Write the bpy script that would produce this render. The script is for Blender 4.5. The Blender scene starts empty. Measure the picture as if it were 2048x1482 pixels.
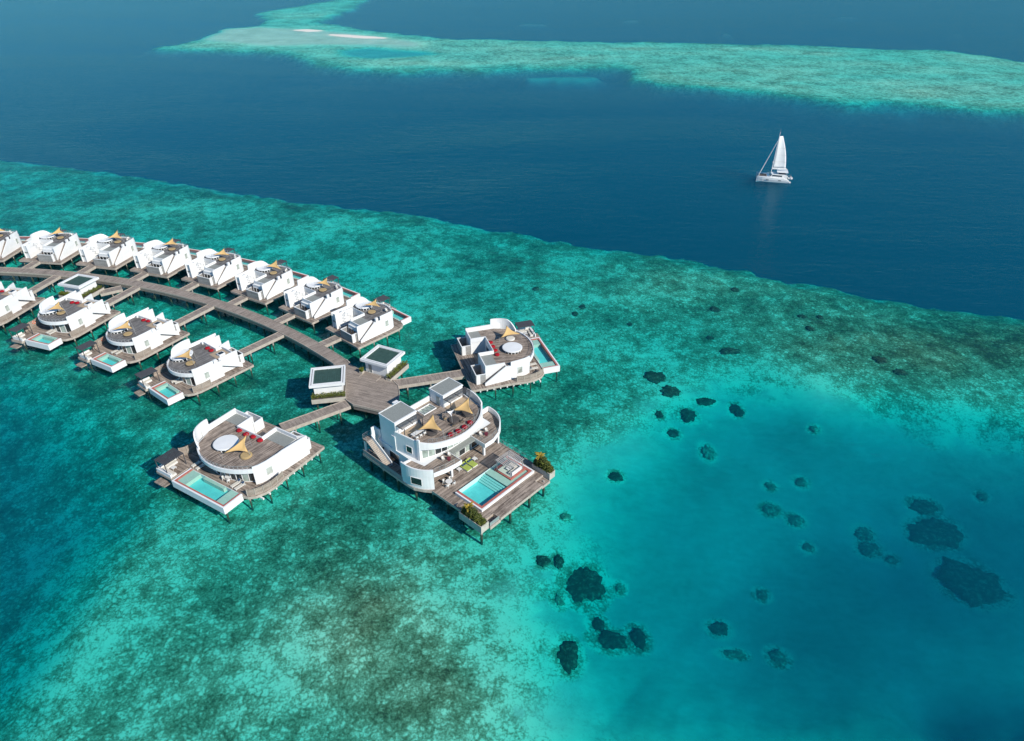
import bpy, bmesh, math, random
import numpy as np
from mathutils import Vector, Matrix

# ------------------------------------------------------------------ camera, sky, sun, exposure
scene = bpy.context.scene
COL = scene.collection
CAM_H, PITCH = 85.0, math.radians(33.0)
cam_d = bpy.data.cameras.new('camera')
cam_d.sensor_width = 36.0
cam_d.lens = 24.0
cam_d.clip_start, cam_d.clip_end = 1.0, 60000.0
cam = bpy.data.objects.new('camera', cam_d)
COL.objects.link(cam)
cam.location = (0, 0, CAM_H)
cam.rotation_euler = (math.pi / 2 - PITCH, 0, 0)
scene.camera = cam

SUN_EL, SUN_AZ = math.radians(35.0), math.radians(130.0)      # azimuth clockwise from +Y
world = bpy.data.worlds.new('World')
scene.world = world
world.use_nodes = True
wn = world.node_tree
sky = wn.nodes.new('ShaderNodeTexSky')
sky.sky_type = 'NISHITA'
sky.sun_disc = False
sky.sun_elevation = SUN_EL
sky.sun_rotation = SUN_AZ
sky.air_density, sky.dust_density, sky.ozone_density = 1.0, 0.1, 4.0
tint = wn.nodes.new('ShaderNodeMix')                          # added tint: takes red out of sky reflections and shade fill
tint.data_type, tint.blend_type = 'RGBA', 'MULTIPLY'
tint.inputs[0].default_value = 1.0
tint.inputs[7].default_value = (0.42, 0.82, 1.0, 1)
wn.links.new(sky.outputs[0], tint.inputs[6])
wn.links.new(tint.outputs[2], wn.nodes['Background'].inputs[0])
wn.nodes['Background'].inputs[1].default_value = 0.10
sun_d = bpy.data.lights.new('sun', 'SUN')
sun_d.energy = 4.6
sun_d.angle = math.radians(0.5)
sun_d.color = (1.0, 0.95, 0.87)
sun = bpy.data.objects.new('sun', sun_d)
COL.objects.link(sun)
sdir = Vector((math.sin(SUN_AZ) * math.cos(SUN_EL), math.cos(SUN_AZ) * math.cos(SUN_EL), math.sin(SUN_EL)))
sun.rotation_euler = sdir.to_track_quat('Z', 'Y').to_euler()
sun.location = sdir * 300
vs = scene.view_settings
vs.view_transform = 'Standard'
vs.look = 'None'
vs.exposure = 0.12
vs.gamma = 1.0
vs.use_curve_mapping = False
cy = scene.cycles
cy.max_bounces = 8
cy.diffuse_bounces = 2
cy.glossy_bounces = 3
cy.transmission_bounces = 4
cy.transparent_max_bounces = 12
cy.volume_bounces = 0
cy.use_denoising = True
cy.sample_clamp_indirect = 6.0
random.seed(7)
rng = np.random.default_rng(7)


# ------------------------------------------------------------------ materials
def mat(name):
    m = bpy.data.materials.new(name)
    m.use_nodes = True
    nt = m.node_tree
    return m, nt, nt.nodes['Principled BSDF'], nt.nodes['Material Output']


class NT:
    """small helper to wire nodes"""
    def __init__(s, nt):
        s.nt = nt

    def n(s, typ, ins=None, **props):
        nd = s.nt.nodes.new('ShaderNode' + typ)
        for k, v in props.items():
            setattr(nd, k, v)
        for k, v in (ins or {}).items():
            if hasattr(v, 'is_linked') or hasattr(v, 'links'):
                s.nt.links.new(v, nd.inputs[k])
            else:
                nd.inputs[k].default_value = v
        return nd

    def link(s, a, b):
        s.nt.links.new(a, b)

    def mix(s, fac, a, b, mode='MIX'):
        nd = s.nt.nodes.new('ShaderNodeMix')
        nd.data_type = 'RGBA'
        nd.blend_type = mode
        for k, v in ((0, fac), (6, a), (7, b)):
            if hasattr(v, 'links'):
                s.nt.links.new(v, nd.inputs[k])
            else:
                nd.inputs[k].default_value = v
        return nd.outputs[2]

    def ramp(s, fac, stops):
        nd = s.nt.nodes.new('ShaderNodeValToRGB')
        s.nt.links.new(fac, nd.inputs[0])
        el = nd.color_ramp.elements
        while len(el) < len(stops):
            el.new(0.5)
        for e, (p, c) in zip(el, stops):
            e.position = p
            e.color = c if len(c) == 4 else (*c, 1)
        return nd.outputs[0]

    def math(s, op, a, b=None, clamp=False):
        nd = s.nt.nodes.new('ShaderNodeMath')
        nd.operation = op
        nd.use_clamp = clamp
        for k, v in ((0, a), (1, b)):
            if v is None:
                continue
            if hasattr(v, 'links'):
                s.nt.links.new(v, nd.inputs[k])
            else:
                nd.inputs[k].default_value = v
        return nd.outputs[0]

    def noise(s, vec, scale, detail=4, rough=0.55, dist=0.0):
        nd = s.n('TexNoise', {'Vector': vec, 'Scale': scale, 'Detail': detail, 'Roughness': rough, 'Distortion': dist})
        return nd.outputs[0]

    def scaled(s, vec, sc, rot=(0, 0, 0), loc=(0, 0, 0)):
        return s.n('Mapping', {'Vector': vec, 'Scale': sc, 'Rotation': rot, 'Location': loc}).outputs[0]


# ------------------------------------------------------------------ sea floor and sea
def at(px, py, z=0.0):
    """ground coordinates (metres) of a point surveyed in the 2048 x 1482 photograph, on the level z"""
    x, y = px - 1024.0, 741.0 - py
    f = 2048 * 24.0 / 36.0
    d = (x, f * math.cos(PITCH) + y * math.sin(PITCH), -f * math.sin(PITCH) + y * math.cos(PITCH))
    t = (z - CAM_H) / d[2]
    return (d[0] * t, d[1] * t)


def vnoise(x, y, seed=0):
    """smooth value noise, vectorised"""
    xi, yi = np.floor(x).astype(np.int64), np.floor(y).astype(np.int64)
    fx, fy = x - xi, y - yi
    fx, fy = fx * fx * (3 - 2 * fx), fy * fy * (3 - 2 * fy)

    def h(a, b):
        n = (a * 374761393 + b * 668265263 + seed * 974711) & 0xffffffff
        n = ((n ^ (n >> 13)) * 1274126177) & 0xffffffff
        return ((n ^ (n >> 16)) & 0xffff) / 65535.0
    return (h(xi, yi) * (1 - fx) + h(xi + 1, yi) * fx) * (1 - fy) + (h(xi, yi + 1) * (1 - fx) + h(xi + 1, yi + 1) * fx) * fy


def fbm(x, y, seed=0, oct=4):
    s, a, t = 0, 1.0, 0
    for k in range(oct):
        s = s + a * vnoise(x * 2 ** k, y * 2 ** k, seed + k)
        t += a
        a *= 0.5
    return s / t * 2 - 1


def seg_dist(P, poly, closed=True):
    """distance of points P (n,2) to a polyline"""
    d = np.full(len(P), 1e18)
    n = len(poly)
    for i in range(n if closed else n - 1):
        a, b = np.array(poly[i]), np.array(poly[(i + 1) % n])
        ab = b - a
        t = np.clip(((P - a) @ ab) / (ab @ ab), 0, 1)
        q = P - (a + t[:, None] * ab)
        d = np.minimum(d, (q * q).sum(1))
    return np.sqrt(d)


def inside(P, poly):
    r = np.zeros(len(P), bool)
    n = len(poly)
    x, y = P[:, 0], P[:, 1]
    for i in range(n):
        (x0, y0), (x1, y1) = poly[i], poly[(i + 1) % n]
        c = ((y0 > y) != (y1 > y))
        with np.errstate(divide='ignore', invalid='ignore'):
            xx = (x1 - x0) * (y - y0) / (y1 - y0 + 1e-12) + x0
        r ^= c & (x < xx)
    return r


def signed(P, poly):
    d = seg_dist(P, poly)
    return np.where(inside(P, poly), d, -d)


def sstep(a, b, x):
    t = np.clip((x - a) / (b - a), 0, 1)
    return t * t * (3 - 2 * t)


def spread(P, pts, vals, power=3.0):
    """inverse distance interpolation, distances measured relative to how far out a point lies"""
    num = np.zeros(len(P))
    den = np.zeros(len(P))
    for (a, b), v in zip(pts, vals):
        w = 1.0 / (((P[:, 0] - a) ** 2 + (P[:, 1] - b) ** 2) / (b * b) + 2e-3) ** (power / 2)
        num += w * v
        den += w
    return num / den


# outlines in photo survey points
EDGE = [(-400, 285), (0, 312), (200, 335), (380, 366), (560, 391), (740, 411), (860, 424), (1000, 454), (1150, 480),
        (1330, 505), (1500, 537), (1700, 574), (1850, 600), (2048, 631), (2400, 688)]
HOME = [at(*p) for p in EDGE] + [(1500, -200), (-1500, -200), (-1500, at(-400, 285)[1])]
FAR = [(262, 97), (330, 88), (400, 66), (450, 55), (500, 50), (506, 26), (560, 14), (640, 3), (700, -8), (760, -20), (720, 12),
       (690, 30), (650, 44), (760, 58), (900, 74), (1024, 77), (1200, 79), (1330, 81), (1500, 85), (1700, 91), (1850, 96),
       (1980, 108), (2048, 118), (2300, 130), (2500, 250), (2048, 221), (1900, 217), (1700, 207), (1560, 194), (1450, 180),
       (1330, 167), (1250, 157), (1240, 140), (1180, 136), (1100, 138), (1024, 139), (860, 139), (760, 142), (700, 138),
       (600, 127), (540, 108), (420, 103), (340, 100)]
FARW = [at(*p) for p in FAR]
SAND = [at(*p) for p in [(385, 80), (430, 58), (520, 52), (640, 58), (770, 72), (860, 84), (850, 95), (760, 93), (640, 90), (520, 93)]]
HOLE = [at(*p) for p in [(668, 99), (740, 94), (830, 101), (885, 106), (820, 112), (740, 117), (690, 113)]]
CAYS = [[at(*p) for p in [(592, 60), (612, 58.8), (640, 61.5), (620, 62.6)]],
        [at(*p) for p in [(662, 69.5), (690, 70.2), (730, 73), (770, 76), (730, 75.6), (690, 73)]]]
LAGOON = [at(*p) for p in [(1075, 1600), (1062, 1482), (1030, 1330), (1010, 1220), (1030, 1120), (1085, 1010), (1120, 930), (1190, 880), (1290, 810),
                           (1420, 745), (1560, 745), (1700, 765), (1850, 785), (2048, 800), (2500, 850), (3200, 1600)]]
LEFTPOOL = [at(*p) for p in [(330, 1000), (230, 1120), (150, 1250), (60, 1420), (-40, 1600), (-900, 1600), (-900, 700), (0, 690), (120, 760), (260, 860)]]
BLUEPATCH = [at(*p) for p in [(1020, 150), (1060, 138), (1130, 136), (1200, 140), (1248, 146), (1240, 160), (1180, 158), (1100, 158)]]


CORAL_SPOTS = []
SHALLOWS = [(at(720, 1250), 17, 13, 0.62), (at(900, 1420), 13, 9, 0.5), (at(1880, 690), 45, 18, 0.8), (at(1400, 560), 40, 14, 0.45), (at(250, 410), 60, 18, 0.4)]
SHOALS = [(1268, 36, 42, 5), (1452, 62, 28, 6), (1912, 60, 44, 5), (1075, 44, 60, 2.5), (1690, 30, 50, 2), (40, 4, 90, 5), (560, 40, 30, 3)]


def sea_floor_fields(P):
    """depth (m) and amount of living coral at the points P"""
    x, y = P[:, 0], P[:, 1]
    r = np.maximum(y, 20)
    n1 = fbm(x / 14, y / 14, 3)
    n2 = fbm(x / 4.2, y / 4.2, 11)
    n3 = fbm(x / 45, y / 45, 23)
    # ragged home reef edge
    sd = signed(P, HOME) + n1 * 3.6 + n2 * 2.6 + 1.5 * n3
    flat = 1.5 + 0.42 * n3 + 0.22 * n1
    for (qx, qy), ra, rb, up in SHALLOWS:                                 # shallower coral gardens
        flat = flat - up * np.exp(-((x - qx) / ra) ** 2 - ((y - qy) / rb) ** 2)
    flat = np.maximum(flat, 0.55)
    # slopes into the lagoon (right) and the left basin
    sl = signed(P, LAGOON) + 5 * n3 + 2.0 * n1
    lag = sstep(-3, 20, sl) * 2.4 + sstep(8, 45, sl) * 2.2
    deep_c = [at(2000, 1450), at(1500, 1400), at(2048, 1000), at(1900, 1150), at(1700, 1300), at(1300, 1000), at(1250, 1300), at(1500, 850), at(1900, 830)]
    lag = lag * spread(P, deep_c, [3.6, 1.7, 1.55, 1.7, 1.9, 1.05, 1.1, 1.0, 1.15])
    sp = signed(P, LEFTPOOL) + 4 * n3 + 1.5 * n1
    left = sstep(-4, 22, sp) * 4.0 + sstep(10, 60, sp) * 3.5
    depth = flat + np.maximum(lag, 0) + left
    out = sstep(-5, 12, -sd)
    depth = depth * (1 - out) + (4 + 25 * sstep(0, 16, -sd)) * out
    # far reef with its sand cay
    sf = signed(P, FARW) + (fbm(x / 40, y / 40, 31) * 14 + fbm(x / 12, y / 12, 37) * 4)
    inf = sstep(-22, 10, sf)
    fdep = 0.30 + 0.14 * fbm(x / 50, y / 25, 41) + 0.5 * sstep(26, -6, sf)
    ss = signed(P, SAND) + fbm(x / 30, y / 15, 43) * 8
    s_in = sstep(-10, 18, ss)
    fdep = fdep * (1 - s_in) + 0.10 * s_in
    sh = signed(P, HOLE) + fbm(x / 14, y / 14, 47) * 5
    fdep = fdep + 0.75 * sstep(-6, 12, sh)
    for c in CAYS:
        sc = signed(P, c) + fbm(x / 6, y / 6, 53) * 1.5
        fdep = np.where(sc > -9, fdep * sstep(0, -9, sc) - 0.55 * sstep(-4, 6, sc), fdep)
    depth = depth * (1 - inf) + fdep * inf
    sb = signed(P, BLUEPATCH) + fbm(x / 16, y / 16, 59) * 14 + fbm(x / 5, y / 5, 60) * 4
    bp = 0.985 * sstep(-14, 12, sb) * (1 - inf)
    depth = depth * (1 - bp) + 1.7 * bp
    shelf = sstep(-120, 0, sf) * (1 - inf) * (1 - bp)                     # dim shelf along the far reef
    depth = depth - shelf * 17 * (0.5 + 0.5 * fbm(x / 60, y / 40, 61))
    for ex, ey, ea, eb in SHOALS:                                         # small drowned shoals beyond the far reef
        cx_, cy_ = at(ex, ey)
        q = ((x - cx_) / (at(ex + ea, ey)[0] - cx_)) ** 2 + ((y - cy_) / (at(ex, ey - eb)[1] - cy_)) ** 2 + 0.7 * fbm(x / 30, y / 30, 71)
        depth = depth - np.maximum(depth - 2.4, 0) * sstep(1.4, 0.0, q)
    # living coral / rubble amount
    cor_p = [(100, 400), (250, 500), (600, 430), (900, 480), (1330, 540), (1700, 610), (1990, 690), (1800, 700), (1500, 640), (1200, 620), (900, 560),
             (1100, 760), (1060, 860), (700, 700), (560, 760), (200, 720), (650, 1060), (720, 1230), (480, 1100), (900, 1350), (640, 1400), (330, 1300),
             (960, 1120), (1020, 1300), (1015, 1150), (1035, 1420), (235, 1290), (310, 1160), (590, 1330), (500, 1000), (800, 1080), (1000, 620), (800, 560), (700, 480), (1250, 560), (1940, 650), (1850, 730), (1250, 900), (1500, 1000), (1800, 1200), (1300, 1300), (1650, 850), (1900, 760), (1300, 720), (100, 1100), (60, 800), (300, 980)]
    cor_v = [0.5, 0.45, 0.5, 0.55, 0.62, 0.72, 0.85, 0.8, 0.6, 0.5, 0.42,
             0.55, 0.75, 0.5, 0.6, 0.6, 0.68, 0.75, 0.5, 0.62, 0.6, 0.5,
             0.4, 0.35, 0.2, 0.15, 0.18, 0.22, 0.36, 0.4, 0.5, 0.38, 0.36, 0.40, 0.45, 0.85, 0.9, 0.12, 0.03, 0.03, 0.05, 0.15, 0.7, 0.45, 0.35, 0.5, 0.5]
    coral = spread(P, [at(*p) for p in cor_p], cor_v, 3.5)
    coral = coral * (1 - 0.9 * sstep(-20 + 7 * n2, 17 + 7 * n2, sl))
    coral = np.maximum(coral, 0.62 * np.exp(-((sd - 5) / 9) ** 2) * (sd > -6))
    for (cx_, cy_, ca, cb) in CORAL_SPOTS:                                # rubble aprons round the coral heads
        q = ((x - cx_) / ca) ** 2 + ((y - cy_) / cb) ** 2
        coral = np.maximum(coral, 0.75 * np.exp(-q * 1.35))
    far_c = 0.29 + 0.14 * fbm(x / 35, y / 18, 67) + 0.14 * np.exp(-((sf - 6) / 12) ** 2)
    far_c = far_c * (1 - s_in) * (1 - sstep(-4, 9, sh))
    coral = coral * (1 - inf) + far_c * inf
    coral = coral * (1 - bp)
    coral = coral * (1 - out * (1 - inf) * (1 - bp))
    # relief of the coral ground
    depth = depth - np.clip(coral, 0, 1) * (0.22 * n2 + 0.18 * n1) * (1 - inf)
    return depth, np.clip(coral + 0.16 * n1 * (coral > 0.08), 0, 1)


CORALS = [
    (1165, 1167, 38, 34, 'large dark two-lobed coral head on the sand right of the two-storey villa', None),
    (1945, 1170, 56, 44, 'largest oval dark coral head in the deep lagoon at lower right', None),
    (1868, 1064, 50, 26, 'broad ragged dark coral bank above the large oval one at right', None),
    (1845, 1013, 27, 12, 'small flat dark coral patch above the ragged coral bank at right', None),
    (1135, 1312, 22, 30, 'tall dark coral head at the lower edge of the reef and sand', None),
    (1220, 1282, 32, 18, 'dark kidney-shaped coral head between two upright ones in the lagoon', None),
    (1276, 1278, 16, 20, 'upright dark coral head right of the kidney-shaped one', None),
    (1195, 1250, 13, 14, 'dark coral knob touching the top of the kidney-shaped coral head', None),
    (1437, 1258, 19, 13, 'single dark coral head alone in the middle of the lagoon', None),
    (1230, 953, 13, 8, 'small black coral head on pale sand right of the sea corner shrub', None),
]
G1, L1 = 'coral heads along the lagoon rim', 'dark rounded coral head on the sand along the lagoon rim'
G2, L2 = 'dim coral patches on the lagoon floor', 'small dim coral patch on the blue lagoon floor'
G3, L3 = 'coral boulders on the reef flat', 'small brown coral boulder on the shallow reef flat'
CORALS += [(x, y, a, b, None, G1) for x, y, a, b in ((1340, 783, 19, 10), (1375, 830, 16, 11), (1472, 820, 12, 11), (1345, 867, 12, 7), (1310, 755, 20, 12), (1410, 803, 19, 6), (1318, 829, 8, 6), (1085, 1122, 13, 11), (1117, 1123, 10, 12))]
CORALS += [(x, y, a, b, None, G2) for x, y, a, b in ((1628, 858, 8, 5), (1540, 972, 10, 6), (1602, 965, 11, 8), (1541, 1020, 16, 10), (1590, 1041, 16, 10), (1727, 1067, 18, 11), (1737, 1098, 22, 12), (1615, 1095, 12, 7), (1783, 1120, 11, 7), (1523, 1190, 11, 8), (1555, 1315, 16, 14), (1465, 1308, 24, 6), (1415, 905, 11, 13), (1238, 1177, 8, 7), (1118, 1200, 9, 12), (1130, 1035, 10, 7), (1963, 994, 8, 6))]
CORALS += [(x, y, a, b, None, G3) for x, y, a, b in ((1430, 619, 9, 5), (1460, 703, 20, 6), (1420, 676, 7, 4), (1165, 614, 6, 4), (1150, 628, 6, 4), (1260, 649, 5, 3), (1605, 634, 9, 4), (1640, 635, 6, 4), (1620, 658, 8, 5), (1470, 580, 8, 4), (1072, 578, 6, 4), (1760, 720, 14, 7), (1800, 745, 12, 6))]
NTH = ['first', 'second', 'third', 'fourth', 'fifth', 'sixth', 'seventh', 'eighth', 'ninth', 'tenth', 'eleventh', 'twelfth', 'thirteenth', 'fourteenth', 'fifteenth', 'sixteenth', 'seventeenth']
for g_, l_ in ((G1, L1), (G2, L2), (G3, L3)):
    for n_, c_ in enumerate(sorted(c for c in CORALS if c[5] == g_)):
        CORALS[CORALS.index(c_)] = (*c_[:4], f'{l_}, {NTH[n_]} from the left', g_)
CORAL_POS = []
for x_, y_, a_, b_, _, _ in CORALS:
    d_ = 3.0
    for _k in range(4):
        X0, Y0 = at(x_, y_, -d_)
        d_ = float(sea_floor_fields(np.array([[X0, Y0]]))[0][0])
    X0, Y0 = at(x_, y_, -d_)
    CORAL_POS.append((X0, Y0, d_, abs(at(x_ + a_, y_, -d_)[0] - X0), abs(at(x_, y_ - b_, -d_)[1] - Y0)))
CORAL_SPOTS += [(X0, Y0, ra * 1.12 + .5, rb * 1.12 + .5) for X0, Y0, d_, ra, rb in CORAL_POS]


def sea_floor_mesh():
    ys = [18.0]
    while ys[-1] < 1700:
        ys.append(ys[-1] + max(0.42, ys[-1] * 0.0058))
    ys = np.array(ys + [2000, 2600, 4000, 8000, 16000])
    nx = 400
    t = np.linspace(-1, 1, nx + 1)
    X = np.outer(ys * 0.98 + 40, t)
    Y = np.repeat(ys[:, None], nx + 1, 1)
    P = np.stack([X.ravel(), Y.ravel()], 1)
    dep, cor = sea_floor_fields(P)
    farout = sstep(1100, 1700, P[:, 1])
    dep = dep * (1 - farout) + 30 * farout
    V = np.column_stack([P, -dep])
    R, C = len(ys), nx + 1
    i = np.arange((R - 1) * (C - 1))
    a = (i // (C - 1)) * C + i % (C - 1)
    F = np.stack([a, a + 1, a + C + 1, a + C], 1)
    me = bpy.data.meshes.new('sea_floor')
    me.vertices.add(len(V))
    me.vertices.foreach_set('co', V.ravel())
    me.loops.add(F.size)
    me.loops.foreach_set('vertex_index', F.ravel())
    me.polygons.add(len(F))
    me.polygons.foreach_set('loop_start', np.arange(0, F.size, 4))
    me.polygons.foreach_set('loop_total', np.full(len(F), 4))
    me.polygons.foreach_set('use_smooth', np.ones(len(F), bool))
    me.update()
    at_ = me.attributes.new('coral', 'FLOAT', 'POINT')
    at_.data.foreach_set('value', cor.astype(np.float32))
    return me


def m_sea_floor():
    m, nt, b, o = mat('sea_floor')
    t = NT(nt)
    pos = t.n('NewGeometry').outputs['Position']
    cor = t.n('Attribute', attribute_name='coral').outputs['Fac']
    # sand
    s1 = t.noise(t.scaled(pos, (0.05, 0.05, 0.05)), 1.0, 5, 0.6)
    s2 = t.noise(t.scaled(pos, (0.5, 0.9, 0.5)), 1.0, 4, 0.6)
    sand = t.ramp(t.math('ADD', t.math('MULTIPLY', s1, 0.7), t.math('MULTIPLY', s2, 0.3)), [(0.28, (0.34, 0.36, 0.27)), (0.7, (0.68, 0.69, 0.55))])
    # rubble blocks about a metre across; pale cells double as painted ripple sunlight
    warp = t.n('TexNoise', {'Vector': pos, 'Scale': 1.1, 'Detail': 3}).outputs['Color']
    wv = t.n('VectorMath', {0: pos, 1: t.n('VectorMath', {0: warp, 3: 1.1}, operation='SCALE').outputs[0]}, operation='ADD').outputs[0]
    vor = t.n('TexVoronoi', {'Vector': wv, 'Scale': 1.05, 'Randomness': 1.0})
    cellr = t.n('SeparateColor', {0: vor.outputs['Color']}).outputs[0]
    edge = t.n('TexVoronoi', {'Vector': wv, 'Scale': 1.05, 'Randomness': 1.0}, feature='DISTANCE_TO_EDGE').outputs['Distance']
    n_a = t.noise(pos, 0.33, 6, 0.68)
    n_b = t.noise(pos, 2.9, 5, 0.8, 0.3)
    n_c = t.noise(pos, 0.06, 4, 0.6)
    caustic_rubble = t.math('MULTIPLY', t.math('MULTIPLY', edge, 3.0, clamp=True), t.math('ADD', 0.35, t.math('MULTIPLY', cellr, 0.65)))
    tone = t.math('ADD', t.math('MULTIPLY', caustic_rubble, 0.20), t.math('ADD', t.math('MULTIPLY', n_b, 0.85), t.math('ADD', t.math('MULTIPLY', n_a, 0.80), t.math('MULTIPLY', n_c, 0.50))))
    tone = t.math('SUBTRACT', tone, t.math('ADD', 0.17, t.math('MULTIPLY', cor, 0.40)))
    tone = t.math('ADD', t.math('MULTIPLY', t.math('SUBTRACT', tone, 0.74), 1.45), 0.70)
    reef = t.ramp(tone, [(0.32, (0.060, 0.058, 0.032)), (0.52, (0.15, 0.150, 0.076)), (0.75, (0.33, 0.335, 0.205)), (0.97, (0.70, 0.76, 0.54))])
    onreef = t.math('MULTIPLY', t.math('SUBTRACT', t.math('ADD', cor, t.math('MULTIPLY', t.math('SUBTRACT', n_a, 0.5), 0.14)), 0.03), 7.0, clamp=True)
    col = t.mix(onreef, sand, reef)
    zz = t.n('SeparateXYZ', {0: pos}).outputs[2]
    col = t.mix(t.math('MULTIPLY', t.math('ADD', zz, 0.06), 9.0, clamp=True), col, (0.78, 0.74, 0.67, 1))      # dry sand of the cays
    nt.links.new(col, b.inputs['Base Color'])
    b.inputs['Roughness'].default_value = 1.0
    b.inputs['Specular IOR Level'].default_value = 0.0
    return m


def m_sea():
    m, nt, b, o = mat('sea_water')
    t = NT(nt)
    pos = t.n('NewGeometry').outputs['Position']
    w1 = t.noise(t.scaled(pos, (0.10, 0.30, 0.2), (0, 0, 0.35)), 1.0, 5, 0.6, 0.6)
    w2 = t.noise(t.scaled(pos, (0.55, 1.1, 0.6), (0, 0, -0.25)), 1.0, 4, 0.6, 0.4)
    w3 = t.noise(t.scaled(pos, (0.004, 0.012, 0.006), (0, 0, 0.2)), 1.0, 4, 0.6, 0.8)
    amp = t.math('ADD', 0.45, t.math('MULTIPLY', t.math('MULTIPLY', w3, w3), 2.6))
    hgt = t.math('MULTIPLY', t.math('ADD', t.math('MULTIPLY', w1, 0.60), t.math('MULTIPLY', w2, 0.34)), amp)
    bump = t.n('Bump', {'Height': hgt, 'Strength': 0.42, 'Distance': 1.0})
    back = t.n('NewGeometry').outputs['Backfacing']              # same reflectance seen from either side of the sheet
    ior = t.n('MapRange', {'Value': back, 'To Min': 1.333, 'To Max': 1 / 1.333}).outputs[0]
    fres = t.n('Fresnel', {'IOR': ior, 'Normal': bump.outputs[0]})
    gl = t.n('BsdfGlossy', {'Color': (0.70, 0.88, 0.97, 1), 'Roughness': 0.03, 'Normal': bump.outputs[0]})
    tr = t.n('BsdfTransparent', {'Color': (0.97, 1, 1, 1)})
    mx = t.n('MixShader', {0: t.math('MULTIPLY', fres.outputs[0], 0.42), 1: tr.outputs[0], 2: gl.outputs[0]})
    nt.links.new(mx.outputs[0], o.inputs['Surface'])
    ab = t.n('VolumeAbsorption', {'Color': (0.0, 0.902, 0.942, 1), 'Density': 0.62})
    sc = t.n('VolumeScatter', {'Color': (0.06, 0.74, 1.0, 1), 'Density': 0.030, 'Anisotropy': 0.0})
    av = t.n('AddShader', {0: ab.outputs[0], 1: sc.outputs[0]})
    nt.links.new(av.outputs[0], o.inputs['Volume'])
    nt.nodes.remove(b)
    m.cycles.homogeneous_volume = True if hasattr(m, 'cycles') and hasattr(m.cycles, 'homogeneous_volume') else False
    return m


floor_o = bpy.data.objects.new('sea_floor', sea_floor_mesh())
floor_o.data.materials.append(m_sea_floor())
floor_o['kind'] = 'structure'
COL.objects.link(floor_o)
bm = bmesh.new()
S = 20000.0
vv = [bm.verts.new((sx * S, sy * S + 4000, z)) for z in (-60.0, 0.0) for sx, sy in ((-1, -1), (1, -1), (1, 1), (-1, 1))]
for f in ((3, 2, 1, 0), (4, 5, 6, 7), (0, 1, 5, 4), (1, 2, 6, 5), (2, 3, 7, 6), (3, 0, 4, 7)):
    bm.faces.new([vv[i] for i in f])
me = bpy.data.meshes.new('sea_water')
bm.to_mesh(me)
bm.free()
me.materials.append(m_sea())
sea = bpy.data.objects.new('sea_water', me)
sea['kind'] = 'structure'
COL.objects.link(sea)


# ------------------------------------------------------------------ materials of what is built
def m_plain(name, col, rough=0.7, var=0.12, scale=1.5, metallic=0.0, spec=0.3, bump=0.0, streak=False):
    m, nt, b, o = mat(name)
    t = NT(nt)
    co = t.n('TexCoord').outputs['Object']
    if streak:
        co = t.scaled(co, (1, 1, 0.25))
    n = t.noise(co, scale, 6, 0.62)
    lo = tuple(c * (1 - var) for c in col)
    hi = tuple(min(1, c * (1 + var)) for c in col)
    nt.links.new(t.ramp(n, [(0.3, lo), (0.7, hi)]), b.inputs['Base Color'])
    b.inputs['Roughness'].default_value = rough
    b.inputs['Metallic'].default_value = metallic
    b.inputs['Specular IOR Level'].default_value = spec
    if bump:
        nb = t.noise(co, scale * 12, 4, 0.6)
        nt.links.new(t.n('Bump', {'Height': nb, 'Strength': bump, 'Distance': 0.02}).outputs[0], b.inputs['Normal'])
    return m


def m_wood(name, c0, c1, width=0.15, rough=0.75):
    """boards running along U of the map (metres)"""
    m, nt, b, o = mat(name)
    t = NT(nt)
    uv = t.n('UVMap').outputs[0]
    sp = t.n('SeparateXYZ', {0: uv})
    v = t.math('DIVIDE', sp.outputs[1], width)
    idx = t.math('FLOOR', v)
    fr = t.math('FRACT', v)
    joint = t.math('ADD', idx, t.math('MULTIPLY', t.math('FLOOR', t.math('ADD', t.math('DIVIDE', sp.outputs[0], 3.2), t.math('MULTIPLY', idx, 0.37))), 17.3))
    wn_ = t.n('TexWhiteNoise', {'W': joint}, noise_dimensions='1D').outputs['Value']
    streak = t.noise(t.n('CombineXYZ', {0: t.math('MULTIPLY', sp.outputs[0], 0.35), 1: t.math('MULTIPLY', sp.outputs[1], 3.0), 2: 0.0}).outputs[0], 1.0, 5, 0.65)
    blot = t.noise(t.scaled(uv, (0.5, 0.5, 0.5)), 1.0, 4, 0.6)
    f = t.math('ADD', t.math('MULTIPLY', wn_, 0.45), t.math('ADD', t.math('MULTIPLY', streak, 0.55), t.math('MULTIPLY', t.math('SUBTRACT', blot, 0.5), 0.9)))
    col = t.ramp(f, [(0.2, c0), (0.85, c1)])
    gap = t.math('LESS_THAN', fr, 0.12)
    col = t.mix(t.math('MULTIPLY', gap, 0.75), col, (0.02, 0.017, 0.014, 1))
    nt.links.new(col, b.inputs['Base Color'])
    b.inputs['Roughness'].default_value = rough
    b.inputs['Specular IOR Level'].default_value = 0.25
    h = t.math('SUBTRACT', 1.0, gap)
    nt.links.new(t.n('Bump', {'Height': h, 'Strength': 0.5, 'Distance': 0.02}).outputs[0], b.inputs['Normal'])
    return m


def m_glass(name, col, rough=0.04, spec=0.8):
    m, nt, b, o = mat(name)
    t = NT(nt)
    n = t.noise(t.n('TexCoord').outputs['Object'], 0.8, 3, 0.5)
    nt.links.new(t.ramp(n, [(0.35, tuple(c * 0.5 for c in col)), (0.65, col)]), b.inputs['Base Color'])
    b.inputs['Roughness'].default_value = rough
    b.inputs['Specular IOR Level'].default_value = spec
    return m


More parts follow.
